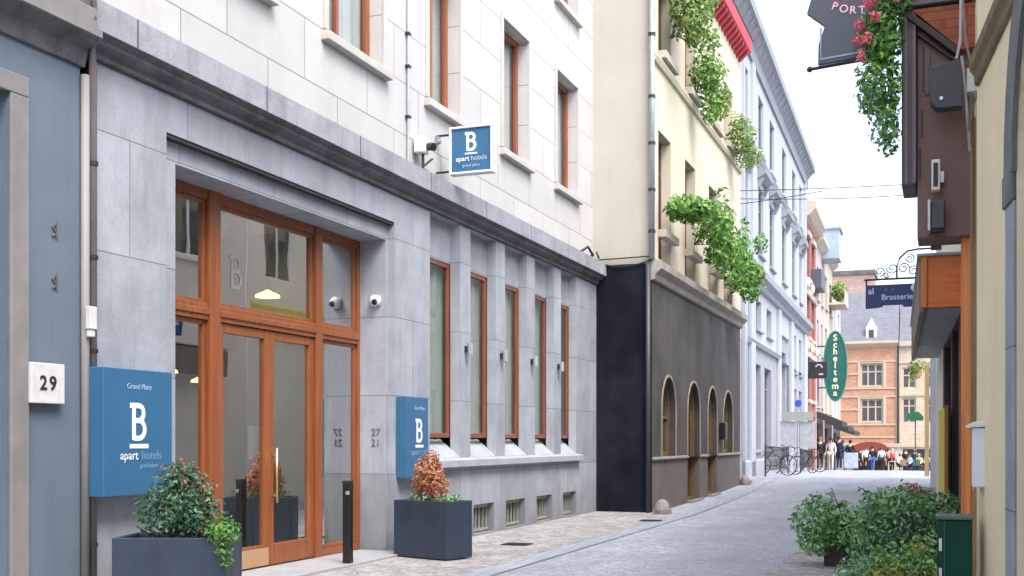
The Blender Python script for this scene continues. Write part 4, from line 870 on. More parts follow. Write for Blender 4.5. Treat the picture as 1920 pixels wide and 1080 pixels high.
# ------------------------------------------------------------------ people
skin_m = mat('skin', (.55, .33, .24), .6, var=.05)
def skinned(name, V, E_, Rr, m_, parent, sub=1):
    me = bpy.data.meshes.new(name); me.from_pydata(V, E_, []); me.materials.append(m_)
    o = bpy.data.objects.new(name, me); COL.objects.link(o); o.parent = parent; OFF[o.name] = OFF[parent.name]
    sk = o.modifiers.new('skin', 'SKIN'); sk.use_smooth_shade = True
    if not me.skin_vertices: me.skin_vertices.new()
    for i, r in enumerate(Rr): me.skin_vertices[0].data[i].radius = (r, r); me.skin_vertices[0].data[i].use_root = (i == 0)
    ss = o.modifiers.new('sub', 'SUBSURF'); ss.levels = sub; ss.render_levels = sub
    return o
def person(x, y, rz, h, top, bottom, hair, label, pose='stand', skirt=False):
    t = empty('person', (x, y, gz(y)), rz, label, 'person'); s = h / 1.75
    sit = pose == 'sit'; lift = -.42 if sit else 0; st = .16 if pose == 'walk' else .02
    P = {}
    P['pel'] = (0, 0, .95 + lift); P['spi'] = (0, .01, 1.12 + lift); P['che'] = (0, 0, 1.36 + lift); P['nec'] = (0, -.01, 1.5 + lift); P['hea'] = (0, -.03, 1.60 + lift); P['top'] = (0, -.02, 1.69 + lift)
    for sg, n in ((1, 'l'), (-1, 'r')):
        P['sh' + n] = (.17 * sg, 0, 1.41 + lift); P['el' + n] = (.25 * sg, .04 * sg * (pose == 'walk') , 1.14 + lift); P['wr' + n] = (.25 * sg, -.12 if not sit else -.3, .93 + lift if not sit else 1.0 + lift); P['ha' + n] = (.245 * sg, -.16 if not sit else -.38, .86 + lift if not sit else 1.0 + lift)
        P['hi' + n] = (.09 * sg, 0, .9 + lift)
        if sit: P['kn' + n] = (.11 * sg, -.43, .5); P['an' + n] = (.11 * sg, -.42, .09); P['to' + n] = (.11 * sg, -.58, .03)
        else: P['kn' + n] = (.1 * sg, -.04 - st * sg * .7, .5); P['an' + n] = (.1 * sg, -st * sg * 1.3, .09); P['to' + n] = (.11 * sg, -.14 - st * sg * 1.3, .03)
    for k in P: P[k] = tuple(c * s for c in P[k])
    rad = dict(pel=.125, spi=.115, che=.14, nec=.05, hea=.085, top=.06, shl=.06, shr=.06, ell=.042, elr=.042, wrl=.026, wrr=.026, hal=.03, har=.03, hil=.085, hir=.085, knl=.055, knr=.055, anl=.035, anr=.035, tol=.03, tor=.03)
    def chain(names, edges, g, nm, m_, fingers=False):
        idx = {n: i for i, n in enumerate(names)}; V = [P[n] for n in names]; Rr = [rad[n] * s * g for n in names]; E_ = [(idx[a], idx[b]) for a, b in edges]
        if fingers:
            for n, sg in (('hal', 1), ('har', -1)):
                b = Vector(P[n])
                for j, (dx, ln) in enumerate(((-.024, .07), (-.008, .08), (.008, .075), (.024, .06))):
                    V.append(tuple(b + Vector((dx, -.02, -ln)) * s)); Rr.append(.009 * s); E_.append((idx[n], len(V) - 1))
                V.append(tuple(b + Vector((-.035 * sg, -.03, -.02)) * s)); Rr.append(.01 * s); E_.append((idx[n], len(V) - 1))
        return skinned(nm, V, E_, Rr, m_, t)
    E1 = [('pel', 'spi'), ('spi', 'che'), ('che', 'nec'), ('nec', 'hea'), ('hea', 'top')]
    for n in 'lr': E1 += [('che', 'sh' + n), ('sh' + n, 'el' + n), ('el' + n, 'wr' + n), ('wr' + n, 'ha' + n), ('pel', 'hi' + n), ('hi' + n, 'kn' + n), ('kn' + n, 'an' + n), ('an' + n, 'to' + n)]
    names = list(P); chain(names, E1, .86, 'body', skin_m, True)
    chain(['pel', 'spi', 'che', 'shl', 'ell', 'wrl', 'shr', 'elr', 'wrr'], [('pel', 'spi'), ('spi', 'che'), ('che', 'shl'), ('shl', 'ell'), ('ell', 'wrl'), ('che', 'shr'), ('shr', 'elr'), ('elr', 'wrr')], 1.3, 'top_clothing', top)
    if skirt:
        MB().tube([Vector(OFF[t.name]) + Vector((0, 0, z * s)) for z in (1.1, .95, .7, .45)], [.13 * s, .17 * s, .2 * s, .24 * s], 12).build('skirt', bottom, t, smooth=True)
    else:
        chain(['pel', 'hil', 'knl', 'anl', 'hir', 'knr', 'anr'], [('pel', 'hil'), ('hil', 'knl'), ('knl', 'anl'), ('pel', 'hir'), ('hir', 'knr'), ('knr', 'anr')], 1.2, 'trousers', bottom)
    MB().ell(tuple(Vector(OFF[t.name]) + Vector(P['hea']) + Vector((0, .03, .055)) * s), (.098 * s, .105 * s, .10 * s)).build('hair', hair, t, smooth=True)
    hd = Vector(OFF[t.name]) + Vector(P['hea'])
    MB().ell(tuple(hd + Vector((0, -.1, -.005)) * s), (.014, .02, .022), 6, 4).ell(tuple(hd + Vector((.09, -.01, 0)) * s), (.012, .02, .03), 6, 4).ell(tuple(hd + Vector((-.09, -.01, 0)) * s), (.012, .02, .03), 6, 4).build('nose_and_ears', skin_m, t, smooth=True)
    MB().ell(tuple(hd + Vector((.03, -.085, .02)) * s), (.012, .006, .008), 6, 4).ell(tuple(hd + Vector((-.03, -.085, .02)) * s), (.012, .006, .008), 6, 4).build('eyes', black, t)
    return t
cl = lambda n, c: mat(n, c, .85, var=.1, vs=8)
K = cl('black_cloth', (.012, .012, .016)); WH = cl('white_cloth', (.72, .72, .76)); LB = cl('light_blue_cloth', (.42, .55, .75)); JN = cl('blue_denim', (.05, .13, .32)); PK = cl('pale_pink_cloth', (.7, .55, .6)); TN = cl('tan_cloth', (.45, .3, .16)); NV = cl('navy_cloth', (.015, .03, .07)); GR = cl('green_cloth', (.04, .12, .09)); YL = cl('cream_cloth', (.75, .65, .42)); RD = cl('red_cloth', (.45, .05, .06)); OR_ = cl('ginger_hair', (.45, .2, .06)); BH = cl('brown_hair', (.07, .04, .025)); BL = cl('blond_hair', (.5, .38, .2))
person(-6.75, 61.0, .3, 1.72, GR, K, BH, 'person in dark green top and black trousers at far left of crowd')
person(-6.1, 61.6, .2, 1.76, K, K, OR_, 'person with ginger hair in all black clothes')
person(-5.62, 62.2, 0, 1.74, PK, cl('beige_cloth', (.6, .55, .48)), BH, 'person in pale pink top and beige trousers walking towards camera', 'walk')
person(-5.30, 63.4, 2.6, 1.85, NV, NV, BH, 'tall person in navy coat beside the person in pink')
person(-4.9, 66.0, 2.9, 1.7, K, K, K, 'person in black standing behind the pale board')
person(-6.2, 89.0, 0, 1.68, GR, K, BH, 'person in dark green top beside the tan table', 'walk')
person(-5.3, 86.0, .2, 1.78, WH, K, BH, 'person in white shirt and black trousers in the centre', 'walk')
person(-4.75, 84.5, 3.0, 1.8, K, JN, K, 'person in black top and blue jeans in the centre', 'walk')
person(-4.2, 85.5, 3.3, 1.76, LB, K, BH, 'person in light blue shirt and dark trousers in the centre', 'walk')
person(-3.55, 87.5, 1.0, 1.7, RD, K, BL, 'person in red top beside the terrace tables')
person(-3.0, 87, .9, 1.72, WH, NV, BH, 'person seated in white shirt at the first terrace table', 'sit')
person(-2.35, 87.6, -.8, 1.72, LB, NV, BH, 'person seated in light blue shirt between terrace tables', 'sit')
person(-1.7, 87.4, -.5, 1.74, YL, K, BL, 'person seated in cream top at the right terrace table', 'sit')
person(-1.15, 86.8, .4, 1.72, TN, K, BH, 'person seated in tan jacket at far right of the crowd', 'sit')
person(-6.45, 64.5, .4, 1.74, K, NV, BH, 'person in black half hidden behind the ginger haired one')
person(-5.95, 66.5, 2.8, 1.8, NV, K, K, 'person in navy walking away behind the person in pink', 'walk')
person(-5.55, 69.0, 3.0, 1.76, GR, K, BH, 'person in green top farther back beside the pale board')
person(-6.9, 88.0, .5, 1.74, NV, K, BL, 'person in navy top left of the tan table')
person(-5.75, 87.0, .8, 1.7, K, K, BH, 'person in black left of the white shirt', 'walk')
person(-5.0, 88.2, .2, 1.8, K, NV, BH, 'person in black behind white shirt and jeans wearer')
person(-4.45, 88.0, 2.9, 1.7, NV, K, K, 'person in navy between jeans wearer and light blue shirt')
person(-3.85, 88.6, .1, 1.75, TN, K, BH, 'person in tan jacket left of the red top')
person(-2.65, 88.8, .1, 1.72, K, K, BH, 'standing person in black behind the seated terrace guests')
person(-2.0, 89.0, .3, 1.7, NV, K, BL, 'standing blond person in navy behind right terrace table')
# cafe tables and chairs
def table(x, y, lb, cm):
    g = gz(y); t = empty('cafe_table', (x, y, g), label=lb, cat='table', group='cafe tables on the square')
    MB().box(x - .4, x + .4, y - .35, y + .35, g + .71, g + .75).build('tabletop', cm, t)
    for dx in (-.34, .34):
        for dy in (-.3, .3): MB().tube([(x + dx, y + dy, g), (x + dx, y + dy, g + .71)], .02, 6).build('leg', darkm, t)
tm = mat('table_top', (.45, .4, .36), .5); tmo = mat('tan_table', (.5, .28, .1), .6)
table(-6.0, 88.2, 'tan cafe table left of the standing people', tmo); table(-3.3, 86.2, 'cafe table in front of person in white shirt', tm); table(-2.1, 86.4, 'cafe table in front of the light blue shirt', tm); table(-1.35, 85.9, 'rightmost cafe table on the far terrace', tm)
def chair(x, y, rz, lb, cm):
    g = gz(y); t = empty('cafe_chair', (0, 0, 0), rz, label=lb, cat='chair', group='cafe chairs on the square')
    MB().box(-.22, .22, -.22, .22, .43, .47).build('seat', cm, t); MB().box(-.22, .22, .19, .22, .5, .88).build('backrest', cm, t)
    for dx in (-.19, .19):
        for dy in (-.19, .19): MB().tube([(dx, dy, 0), (dx, dy, .43)], .015, 6).build('leg', darkm, t)
    t.location = (x, y, g)
chm = mat('wicker', (.35, .2, .08), .7); chg = mat('green_seat', (.04, .13, .08), .7)
for x, y, r_, lb, cm in ((-3.7, 86, 1.5, 'wicker chair left of the first terrace table', chm), (-3.0, 87.1, .9, 'chair under the person in white shirt', chm), (-2.35, 87.7, -.8, 'chair under the person in light blue shirt', chg), (-1.7, 87.5, -.5, 'chair under the person in cream top', chm), (-1.15, 86.9, .4, 'chair under the person in tan jacket', chg), (-2.7, 85.7, 2.9, 'empty wicker chair facing away between tables', chm), (-1.8, 85.4, 3.1, 'empty green chair facing away near right table', chg), (-5.6, 87.6, 3.3, 'empty wicker chair beside the tan table', tmo)):
    chair(x, y, r_, lb, cm)
t = empty('menu_board', (-5.25, 64, gz(64)), label='pale blue white board standing in front of the dark dressed group', cat='board')
g = gz(64); MB().box(-5.1, -4.35, 63.95, 64.02, g + .1, g + .95).build('board', mat('pale_board', (.36, .42, .55), .5, var=.25, vs=5), t, bevel=.02)
MB().box(-5.08, -5.02, 63.9, 64.2, g, g + .1).box(-4.43, -4.37, 63.9, 64.2, g, g + .1).build('foot', darkm, t)

# ------------------------------------------------------------------ far left street clutter: bicycles, railing, street sign post
def bicycle(x, y, rz, col, lb):
    t = empty('bicycle', (0, 0, 0), label=lb, cat='bicycle', group='bicycles against the pale blue building')
    for yy in (-.52, .52):
        tor = MB(); tor.tube([(0, yy + .33 * math.cos(2 * math.pi * k / 20), .34 + .33 * math.sin(2 * math.pi * k / 20)) for k in range(21)], .018, 6, cap=False)
        w_ = tor.build('wheel', black, t); sp = MB()
        for k in range(6): a = math.pi * k / 6; sp.tube([(0, yy - .31 * math.cos(a), .34 - .31 * math.sin(a)), (0, yy + .31 * math.cos(a), .34 + .31 * math.sin(a))], .004, 4)
        sp.build('spokes', metal, w_)
    MB().tube([(0, -.52, .34), (0, -.4, .85), (0, .12, .85), (0, -.08, .32), (0, -.38, .75)], .018, 6).tube([(0, .52, .34), (0, -.08, .32)], .014, 6).tube([(0, .52, .34), (0, .14, .8)], .012, 6).build('frame', col, t)
    MB().tube([(-.26, -.36, 1.0), (0, -.4, .95), (.26, -.36, 1.0)], .014, 6).tube([(0, -.4, .85), (0, -.4, .95)], .014, 6).build('handlebar', darkm, t)
    MB().ell((0, .2, .95), (.07, .14, .04), 8, 6).tube([(0, .16, .82), (0, .18, .93)], .014, 6).build('saddle', black, t)
    t.location = (x, y, gz(y)); t.rotation_euler = (0, R(6), rz)
for x, y, rz, c, lb in ((-5.3, 38.5, 1.1, darkm, 'nearest dark bicycle by the pale blue building'), (-5.35, 41.5, .9, metal, 'silver bicycle second along the pale blue building'), (-5.4, 47.5, .9, darkm, 'dark bicycle beyond the street sign post'), (-5.5, 50.5, 1.2, mat('red_frame', (.3, .04, .05), .4), 'farthest bicycle with red frame by the pale blue building')):
    bicycle(x, y, rz, c, lb)
def railing(y0, y1, lb):
    t = empty('railing', C3(y0, gz(y0), .45), label=lb, cat='railing', group='low railings along the pale blue building')
    m = MB(); g0, g1 = gz(y0), gz(y1)
    m.tube([C3(y0, g0 + .95, .45), C3(y1, g1 + .95, .45)], .025, 6); m.tube([C3(y0, g0 + .2, .45), C3(y1, g1 + .2, .45)], .018, 6); m.build('rail', darkm, t)
    n = int((y1 - y0) / .22)
    m = MB()
    for k in range(n + 1):
        y = y0 + (y1 - y0) * k / n; g = gz(y); m.tube([C3(y, g + .2, .45), C3(y, g + .95, .45)], .009, 5)
    m.build('bars', darkm, t)
    MB().tube([C3(y0, g0 - .05, .45), C3(y0, g0 + 1, .45)], .03, 6).build('post', darkm, t); MB().tube([C3(y1, g1 - .05, .45), C3(y1, g1 + 1, .45)], .03, 6).build('post', darkm, t)
railing(35.9, 42.6, 'dark low railing nearest along the pale blue building'); railing(47.4, 53, 'dark low railing farther along the pale blue building')
t = empty('sign_post', (-5.0, 43.0, gz(43)), label='grey post with white notice boards and a small blue sign', cat='sign post')
g = gz(43)
MB().tube([(-5.05, 43, g - .02), (-5.05, 43, g + 2.6)], .04, 8).build('post', metal, t)
MB().box(-5.75, -5.15, 42.97, 43.03, g + .95, g + 1.95).build('notice_board', mat('notice_grey', (.33, .35, .38), .6, var=.2, vs=6), t, bevel=.01); MB().box(-5.0, -4.45, 42.97, 43.03, g + .95, g + 1.95).build('notice_board', mat('notice_grey', (.33, .35, .38), .6, var=.2, vs=6), t, bevel=.01)
MB().box(-5.6, -4.5, 42.9, 42.96, g + 1.98, g + 2.3).build('top_board', mat('worn_board', (.28, .28, .27), .6), t)
MB().tube([(-5.05, 42.93, g + 2.62), (-5.05, 42.98, g + 2.62)], .13, 14).build('round_sign', mat('sign_blue', (.03, .08, .45), .4), t)
# wires over the street
for i, (a, b, sg, lb) in enumerate((((-5.6, 32.9, 8.62), (1.2, 34.5, 8.75), .05, 'upper wire stretched across the street'), ((-5.6, 33.2, 8.45), (1.2, 34.5, 8.50), .12, 'lower wire stretched across the street'), ((-5.6, 33, 8.25), (-3.2, 33, 8.45), .02, 'short slanting wire near the pale blue building'))):
    pts = [tuple(Vector(a).lerp(Vector(b), k / 12) - Vector((0, 0, sg * math.sin(math.pi * k / 12)))) for k in range(13)]
    tag(MB().tube(pts, .012, 5).build('overhead_wire', darkm), lb, 'wire')

# ================================================================== right hand side; unseen house tops kept low so sky light reaches the street
# cream building beside the camera
KC = side(.226, 9.0, -.1027, -1)
crr = mat('cream_yellow_render', (.84, .75, .51), .85, var=.07, vs=1.5, fine=.03, streak=.2, streakcol=(.45, .42, .33), bump=.12)
T = empty('cream_building', KC(4, 0, 0), label='cream rendered building at right edge with arched grey stone doorway', cat='building')
hl = [(5.8, 7.3, -.05, 4.25 - .25, .25, 1.0), (2.5, 3.8, .9, 3.4, .2), (-.5, .8, .9, 3.4, .2), (-4, -2.6, .9, 3.4, .2)] + [(a, a + 1.1, 5.4, 7.4, .2) for a in (6.6, 3.8, 1.0, -2, -5, -8)]
m = MB().wall(KC, -14, 9.0, -.05, 7.9, hl); m.q(KC(9, 0), KC(9, 0, -4), KC(9, 7.9, -4), KC(9, 7.9)); m.q(KC(9, 7.9), KC(9, 7.9, -6), KC(-14, 7.9, -6), KC(-14, 7.9)); m.build('wall', crr, T, fixn=False)
for a in (2.5, -.5, -4): window(T, KC, a, a + 1.3 + (a == -4) * .1, .9, 3.4, -.1, white, pane_dark, mull=[a + .65])
for a in (6.6, 3.8, 1.0, -2, -5, -8): window(T, KC, a, a + 1.1, 5.4, 7.4, -.1, white, pane_dark, mull=[a + .55])
cx, r = 6.55, .75; cz = 3.0
arc = [(cx - (r + .14) * math.cos(math.pi * k / 16), cz + (1.0 + .14) * math.sin(math.pi * k / 16)) for k in range(17)]
m = MB(); m.stroke(KC, arc, .3, .002, .03)
m.build('arch_ring', mat('dark_arch_stone', (.16, .16, .17), .85, var=.3, vs=5, fine=.2, streak=.3), T)
for a, b in ((cx + r, cx + r + .29), (cx - r - .29, cx - r)):
    MB().fbox(KC, a, b, -.02, cz - .18, .0, .02).build('door_jamb', stone, T, bevel=.006)
    MB().fbox(KC, a - .0, b + .03, cz - .18, cz + .02, .0, .035).build('impost', mat('dark_arch_stone', (.16, .16, .17)), T, bevel=.01)
MB().fbox(KC, cx - r, cx + r, -.02, 4.0, -.25, -.2).build('door', mat('dark_door', (.06, .05, .05), .5), T)
MB().extr(KC, [(0, 3.97), (.03, 3.98), (.035, 4.05), (.065, 4.09), (.065, 4.17), (0, 4.22)], 5.0, 8.9).build('string_course', mat('mossy_stone', (.17, .14, .08), .9, var=.35, vs=8, fine=.3, streak=.5), T, bevel=.008)

# shop building with wooden canopy
KW = side(.17, 11.9, -.0355, -1)
T = empty('shop_building', KW(15, 0, 0), label='timber fronted shop building with dark openings beyond the cream wall', cat='building')
bei = mat('beige_render', (.74, .71, .64), .85, var=.08, vs=1.2, streak=.2, streakcol=(.5, .48, .44))
hl = [(12.4, 13.9, .1, 2.65, .3), (14.2, 16.4, .1, 2.65, .3)] + [(a, a + 1.1, 5.0, 6.9, .2) for a in (12.5, 15.2, 17.9)]
MB().wall(KW, 10.12, 16.7, -.05, 2.7, [h_ for h_ in hl if h_[3] < 2.7]).build('shopfront_wall', brown_d, T, fixn=False); MB().wall(KW, 16.7, 20.2, -.05, 2.7).build('side_wall', bei, T, fixn=False)
m = MB().wall(KW, 10.12, 20.2, 2.7, 7.4, [h_ for h_ in hl if h_[3] > 2.7]); m.q(KW(10.12, 0), KW(10.12, 0, -3), KW(10.12, 7.4, -3), KW(10.12, 7.4)); m.q(KW(10.12, 7.4), KW(20.2, 7.4), KW(20.2, 7.4, -6), KW(10.12, 7.4, -6)); m.q(KW(20.2, 0), KW(20.2, 0, -4), KW(20.2, 7.4, -4), KW(20.2, 7.4)); m.build('wall', bei, T, fixn=False)
for a, b in ((12.4, 13.9), (14.2, 16.4)): window(T, KW, a, b, .1, 2.65, -.15, brown_d, pane_dark, fw=.08, fd=.12, trans=[.8], name='shop_window', bv=0)
for z0, z1 in ((5.0, 6.9),):
    for a in (12.5, 15.2, 17.9): window(T, KW, a, a + 1.1, z0, z1, -.1, white, pane_dark, mull=[a + .55], sill=(bei, .1, .12, .1), bv=0)
MB().box(.13, .205, 9.98, 10.10, 0, 4.12).build('shopfront_post', orange_wood, T, bevel=.01)
MB().box(.206, .245, 9.99, 10.08, 0, 4.05).build('shopfront_post', wood('tan_wood', (.28, .15, .07), (.4, .24, .12), .5), T, bevel=.006)
m = MB(); m.fbox(KW, 10.15, 11.6, .0, 3.0, .0, .03); m.build('dark_panel', black, T)
m = MB()
for a in (12.3, 14.05, 16.6): m.fbox(KW, a - .1, a + .1, 0, 2.68, .0, .012)
each(m, 'pilaster', mat('dark_red_wood', (.14, .035, .03), .5, var=.2), T)
# canopy
t = empty('shop_canopy', KW(15, 2.7, .2), label='projecting wooden canopy with orange end board and grey slatted underside', cat='canopy')
m = MB(); m.fbox(KW, 11.85, 19.0, 2.72, 3.16, .002, .35); m.build('core', brown, t)
MB().fbox(KW, 11.80, 11.84, 2.70, 3.2, .0, .385).build('end_board', orange_face, t, bevel=.006)
MB().fbox(KW, 11.775, 11.80, 2.70, 3.2, .33, .385).build('corner_board', orange_wood, t, bevel=.004)
MB().fbox(KW, 11.84, 19.0, 2.66, 3.18, .352, .40).build('fascia', mat('grey_brown_fascia', (.2, .16, .14), .6, var=.2), t)
m = MB(); y = 11.86
while y < 18.9: m.fbox(KW, y, y + .86, 2.69, 2.718, .004, .35); y += .88
m.build('soffit_slats', mat('grey_soffit', (.33, .34, .37), .7, var=.15, vs=4), t, bevel=.004)
MB().fbox(KW, 11.75, 19.02, 3.2, 3.225, .0, .42).build('top_sheet', metal, t)
t = empty('yellow_panel', KW(13.9, .0, .05), label='yellow banner panel standing in the dark shopfront', cat='panel')
MB().fbox(KW, 13.75, 16.0, .1, 1.78, .065, .09).build('sheet', mat('yellow_paint', (.62, .5, .04), .6, var=.25, vs=5), t); MB().fbox(KW, 13.7, 13.75, 0, 1.8, .062, .1).build('edge', mat('tan_edge', (.35, .18, .05), .6), t)
# timber bay
t_bay = empty('timber_bay', (0, 10.4, 3.0), label='dark brown timber bay with red tiled hood above the shop post', cat='bay')
m = MB(); m.box(-.205, .22, 9.86, 10.3, 3.06, 4.93); m.build('body', brown, t_bay, bevel=.006)
m = MB(); m.box(-.325, -.21, 9.80, 10.3, 3.48, 4.93); m.build('shutter', mat('shutter_brown', (.06, .04, .045), .5, var=.15), t_bay, bevel=.01)
m = MB(); m.box(-.300, -.28, 9.794, 9.80, 3.5, 4.85); m.box(-.24, -.215, 9.790, 9.80, 3.5, 4.9); m.build('groove_strip', mat('shutter_edge', (.13, .10, .115), .5), t_bay)
m = MB()
for x0, x1, z0, z1 in ((-.165, -.15, 4.25, 4.62), (-.175, -.16, 3.88, 4.1), (-.19, -.175, 3.55, 3.8), (-.15, -.1, 4.22, 4.235), (-.11, -.1, 4.235, 4.55)): m.box(x0, x1, 9.852, 9.86, z0, z1)
m.build('panel_groove', brown_d, t_bay)
Sg = face(9.78)
MB().prism(Sg, [(-.245, 4.91), (.232, 4.91), (.232, 4.56), (.13, 4.545)], -.08, 0).build('tile_hood', mat('red_tile', (.30, .085, .045), .8, var=.3, vs=8, brick=(.35, .075, .006, (.17, .05, .03), .12), bump=.4), t_bay)
m = MB(); m.stroke(Sg, [(-.27, 4.87), (.11, 4.52)], .05, -.07, .02); m.stroke(Sg, [(-.2, 4.72), (.06, 4.49)], .02, -.07, -.02); m.build('barge_board', brown_d, t_bay, bevel=.004)
MB().box(-.36, .24, 9.75, 10.6, 4.935, 4.99).build('shelf', mat('grey_shelf', (.14, .14, .15), .6, var=.2), t_bay, bevel=.006)
t = empty('flower_trough', (-.1, 9.9, 4.99), label='flower trough on top of the timber bay', cat='flower box')
MB().box(-.38, .15, 9.75, 10.1, 4.992, 5.12).build('trough', mat('dark_trough', (.05, .05, .05), .6), t)
bl = [((-.48, 9.8, 4.78), (.19, .22, .3)), ((-.50, 9.8, 4.35), (.19, .2, .32)), ((-.43, 9.85, 4.0), (.1, .16, .25)), ((-.36, 9.8, 5.05), (.2, .2, .14))]
t = shrub('geranium', (-.35, 9.8, 5.0), bl, 2400, .028, lf_tree2, 'hanging geranium with pink flowers spilling over the timber bay', seed=41, stems=8,
      extra=[('petals', [((-.64, 9.68, 4.80), (.05, .07, .05)), ((-.56, 9.6, 4.95), (.06, .07, .05)), ((-.66, 9.66, 4.68), (.05, .07, .045)), ((-.58, 9.6, 4.66), (.05, .06, .05)), ((-.45, 9.58, 5.0), (.05, .05, .05)), ((-.52, 9.58, 4.83), (.045, .05, .05)), ((-.63, 9.64, 4.54), (.035, .05, .06)), ((-.36, 9.58, 4.95), (.04, .04, .04))], 420, .02, flw), ('pale_leaves', [((-.56, 9.76, 4.25), (.12, .16, .22)), ((-.50, 9.8, 4.0), (.1, .12, .22))], 420, .018, lf_pale)])
shrub('trough_plant', (-.05, 9.85, 5.1), [((-.1, 9.82, 5.14), (.22, .15, .12)), ((.1, 9.85, 5.12), (.15, .15, .09))], 700, .022, lf_light, 'bright green plant in the trough on the bay shelf', seed=42, stems=3)
# pub sign
t = empty('pub_sign', (-.8, 9.85, 4.5), label='dark shaped pub sign with red and white lettering against the sky', cat='sign')
S = face(9.8); sgm = mat('slate_blue_paint', (.075, .09, .12), .5, var=.15, vs=3)
x_ = lambda u: -1.078 + (u - 1512) * .00415
prof = [(-.98, 5.5), (-1.045, 5.12), (-1.08, 5.0), (-.935, 4.875), (-.985, 4.73), (-.99, 4.56), (-.38, 4.60), (-.38, 4.86), (-.5, 4.9), (-.36, 5.05), (-.4, 5.5)]
MB().prism(S, prof, -.05, 0).build('board', sgm, t, bevel=.004)
MB().stroke(S, [(-.965, 4.86), (-.968, 4.6), (-.4, 4.635)], .016, .001, .006).build('pinstripe', mat('pale_blue_line', (.3, .36, .5), .5, var=0), t)
MB().tube([(-1.06, 9.83, 4.535), (-.33, 9.83, 4.585)], .014, 8).ell((-1.06, 9.83, 4.535), (.025, .025, .025), 8, 6).build('rod', darkm, t)
MB().tube([(-.5, 9.83, 5.5), (-.5, 9.83, 5.9), (.2, 10.0, 5.9)], .02, 6).build('bracket', darkm, t)
lw = mat('white_letter', (.75, .72, .75), .5, var=0); lr = mat('crimson_shadow', (.35, .03, .1), .5, var=0)
for i, ch in enumerate('PORT'):
    zz = (5.00, 4.968, 4.948, 4.94)[i]; rr_ = (-.35, -.22, -.08, 0)[i]
    text('letter', ch, S, -.862 + i * .076 - .004, zz + .012, .09, .002, lr, t, ext=.001, bold=.006, rot=rr_)
    text('letter', ch, S, -.862 + i * .076, zz, .09, .006, lw, t, ext=.001, bold=.001, rot=rr_)
# small devices
t = empty('loudspeaker', (.02, 9.6, 4.0), label='dark grey loudspeaker hanging in front of timber bay', cat='loudspeaker')
S = face(9.5)
MB().prism(S, [(-.115, 4.345), (.135, 4.38), (.135, 4.01), (-.05, 4.01), (-.1, 4.06)], -.14, 0).build('cabinet', mat('charcoal_plastic', (.035, .037, .045), .5, var=.1), t, bevel=.008)
MB().tube([(-.02, 9.5, 4.085), (-.02, 9.485, 4.085)], .014, 10).build('knob', white, t)
MB().tube([(.09, 9.56, 4.40), (.12, 9.6, 4.55), (.125, 9.62, 4.9)], .012, 6).tube([(.13, 9.5, 4.4), (.17, 9.55, 3.95), (.19, 9.7, 3.7)], .012, 6).build('bracket', metal, t)
tag(MB().box(.165, .255, 9.52, 9.62, 4.12, 4.31).build('junction_box', mat('pale_box', (.5, .53, .52), .5), bevel=.01), 'pale square junction box on the wall beside the loudspeaker', 'box')
m = MB(); m.tube([(.135, 9.5, 5.0), (.14, 9.5, 4.75), (.16, 9.5, 4.5), (.2, 9.52, 4.32)], .011, 6); m.tube([(.2, 9.55, 4.12), (.19, 9.6, 4.0), (.2, 9.75, 3.7), (.215, 9.9, 1.2)], .009, 5); m.tube([(.24, 9.3, 4.05), (.21, 9.5, 4.0), (.18, 9.6, 3.85), (.2, 9.7, 3.8)], .01, 5)
tag(m.build('cable_bundle', mat('grey_cable', (.2, .17, .15), .6)), 'loose grey cables around the pale junction box', 'cable')
t = empty('floodlight', (-.06, 9.75, 3.41), label='small white floodlight on the brown bay front', cat='floodlight')
MB().box(-.095, -.03, 9.7, 9.8, 3.41, 3.66).build('housing', mat('offwhite', (.62, .6, .56), .5), t, bevel=.01)
MB().box(-.08, -.045, 9.694, 9.70, 3.44, 3.63).build('lens', darkm, t); MB().box(-.03, .0, 9.75, 9.855, 3.48, 3.57).build('bracket', metal, t)
t = empty('black_speaker', (-.05, 9.75, 3.08), label='small black loudspeaker with grey side low on the brown bay', cat='loudspeaker')
MB().box(-.10, .01, 9.66, 9.852, 3.09, 3.32).build('cabinet', black, t, bevel=.012)
MB().box(-.122, -.103, 9.66, 9.852, 3.085, 3.33).build('side_plate', metal, t)
tag(MB().box(-.12, -.02, 11.45, 11.7, 3.24, 3.36).build('control_box', mat('dark_green_box', (.015, .04, .045), .4), bevel=.008), 'small dark green box on top of the canopy under black loudspeaker', 'box')
# blue hanging sign with scroll bracket
t = empty('blue_sign', (-.7, 16.85, 3.28), label='dark blue hanging signboard with pale lettering on a wrought iron bracket', cat='sign')
S = face(16.8); nvm = mat('navy_enamel', (.012, .028, .13), .4, var=.1)
prof = [(-1.04, 3.27), (-.98, 3.27), (-.82, 3.285), (-.8, 3.31), (-.55, 3.31), (-.53, 3.28), (-.3, 3.28), (-.3, 3.60), (-1.04, 3.60)]
MB().prism(S, prof, -.04, 0).build('board', nvm, t)
pl = mat('pale_blue_letter', (.5, .56, .75), .5, var=0)
text('lettering', 'Brasserie', S, -.83, 3.385, .115, .002, pl, t, ext=.002, align='LEFT', bold=.001)
text('lettering', 'al', S, -.965, 3.475, .12, .002, pl, t, ext=.002, bold=.002)
text('lettering', '=  =', S, -.72, 3.50, .08, .002, mat('purple_letter', (.2, .17, .4), .5, var=0), t, ext=.002)
MB().ell((-.4, 16.79, 3.54), (.035, .01, .05)).build('roundel', mat('pale_roundel', (.5, .65, .6), .5), t)
m = MB(); m.tube([(-1.06, 16.82, 3.68), (.0, 16.82, 3.68)], .016, 6); m.tube([(-1.03, 16.82, 3.68), (-1.03, 16.82, 3.58)], .012, 5)
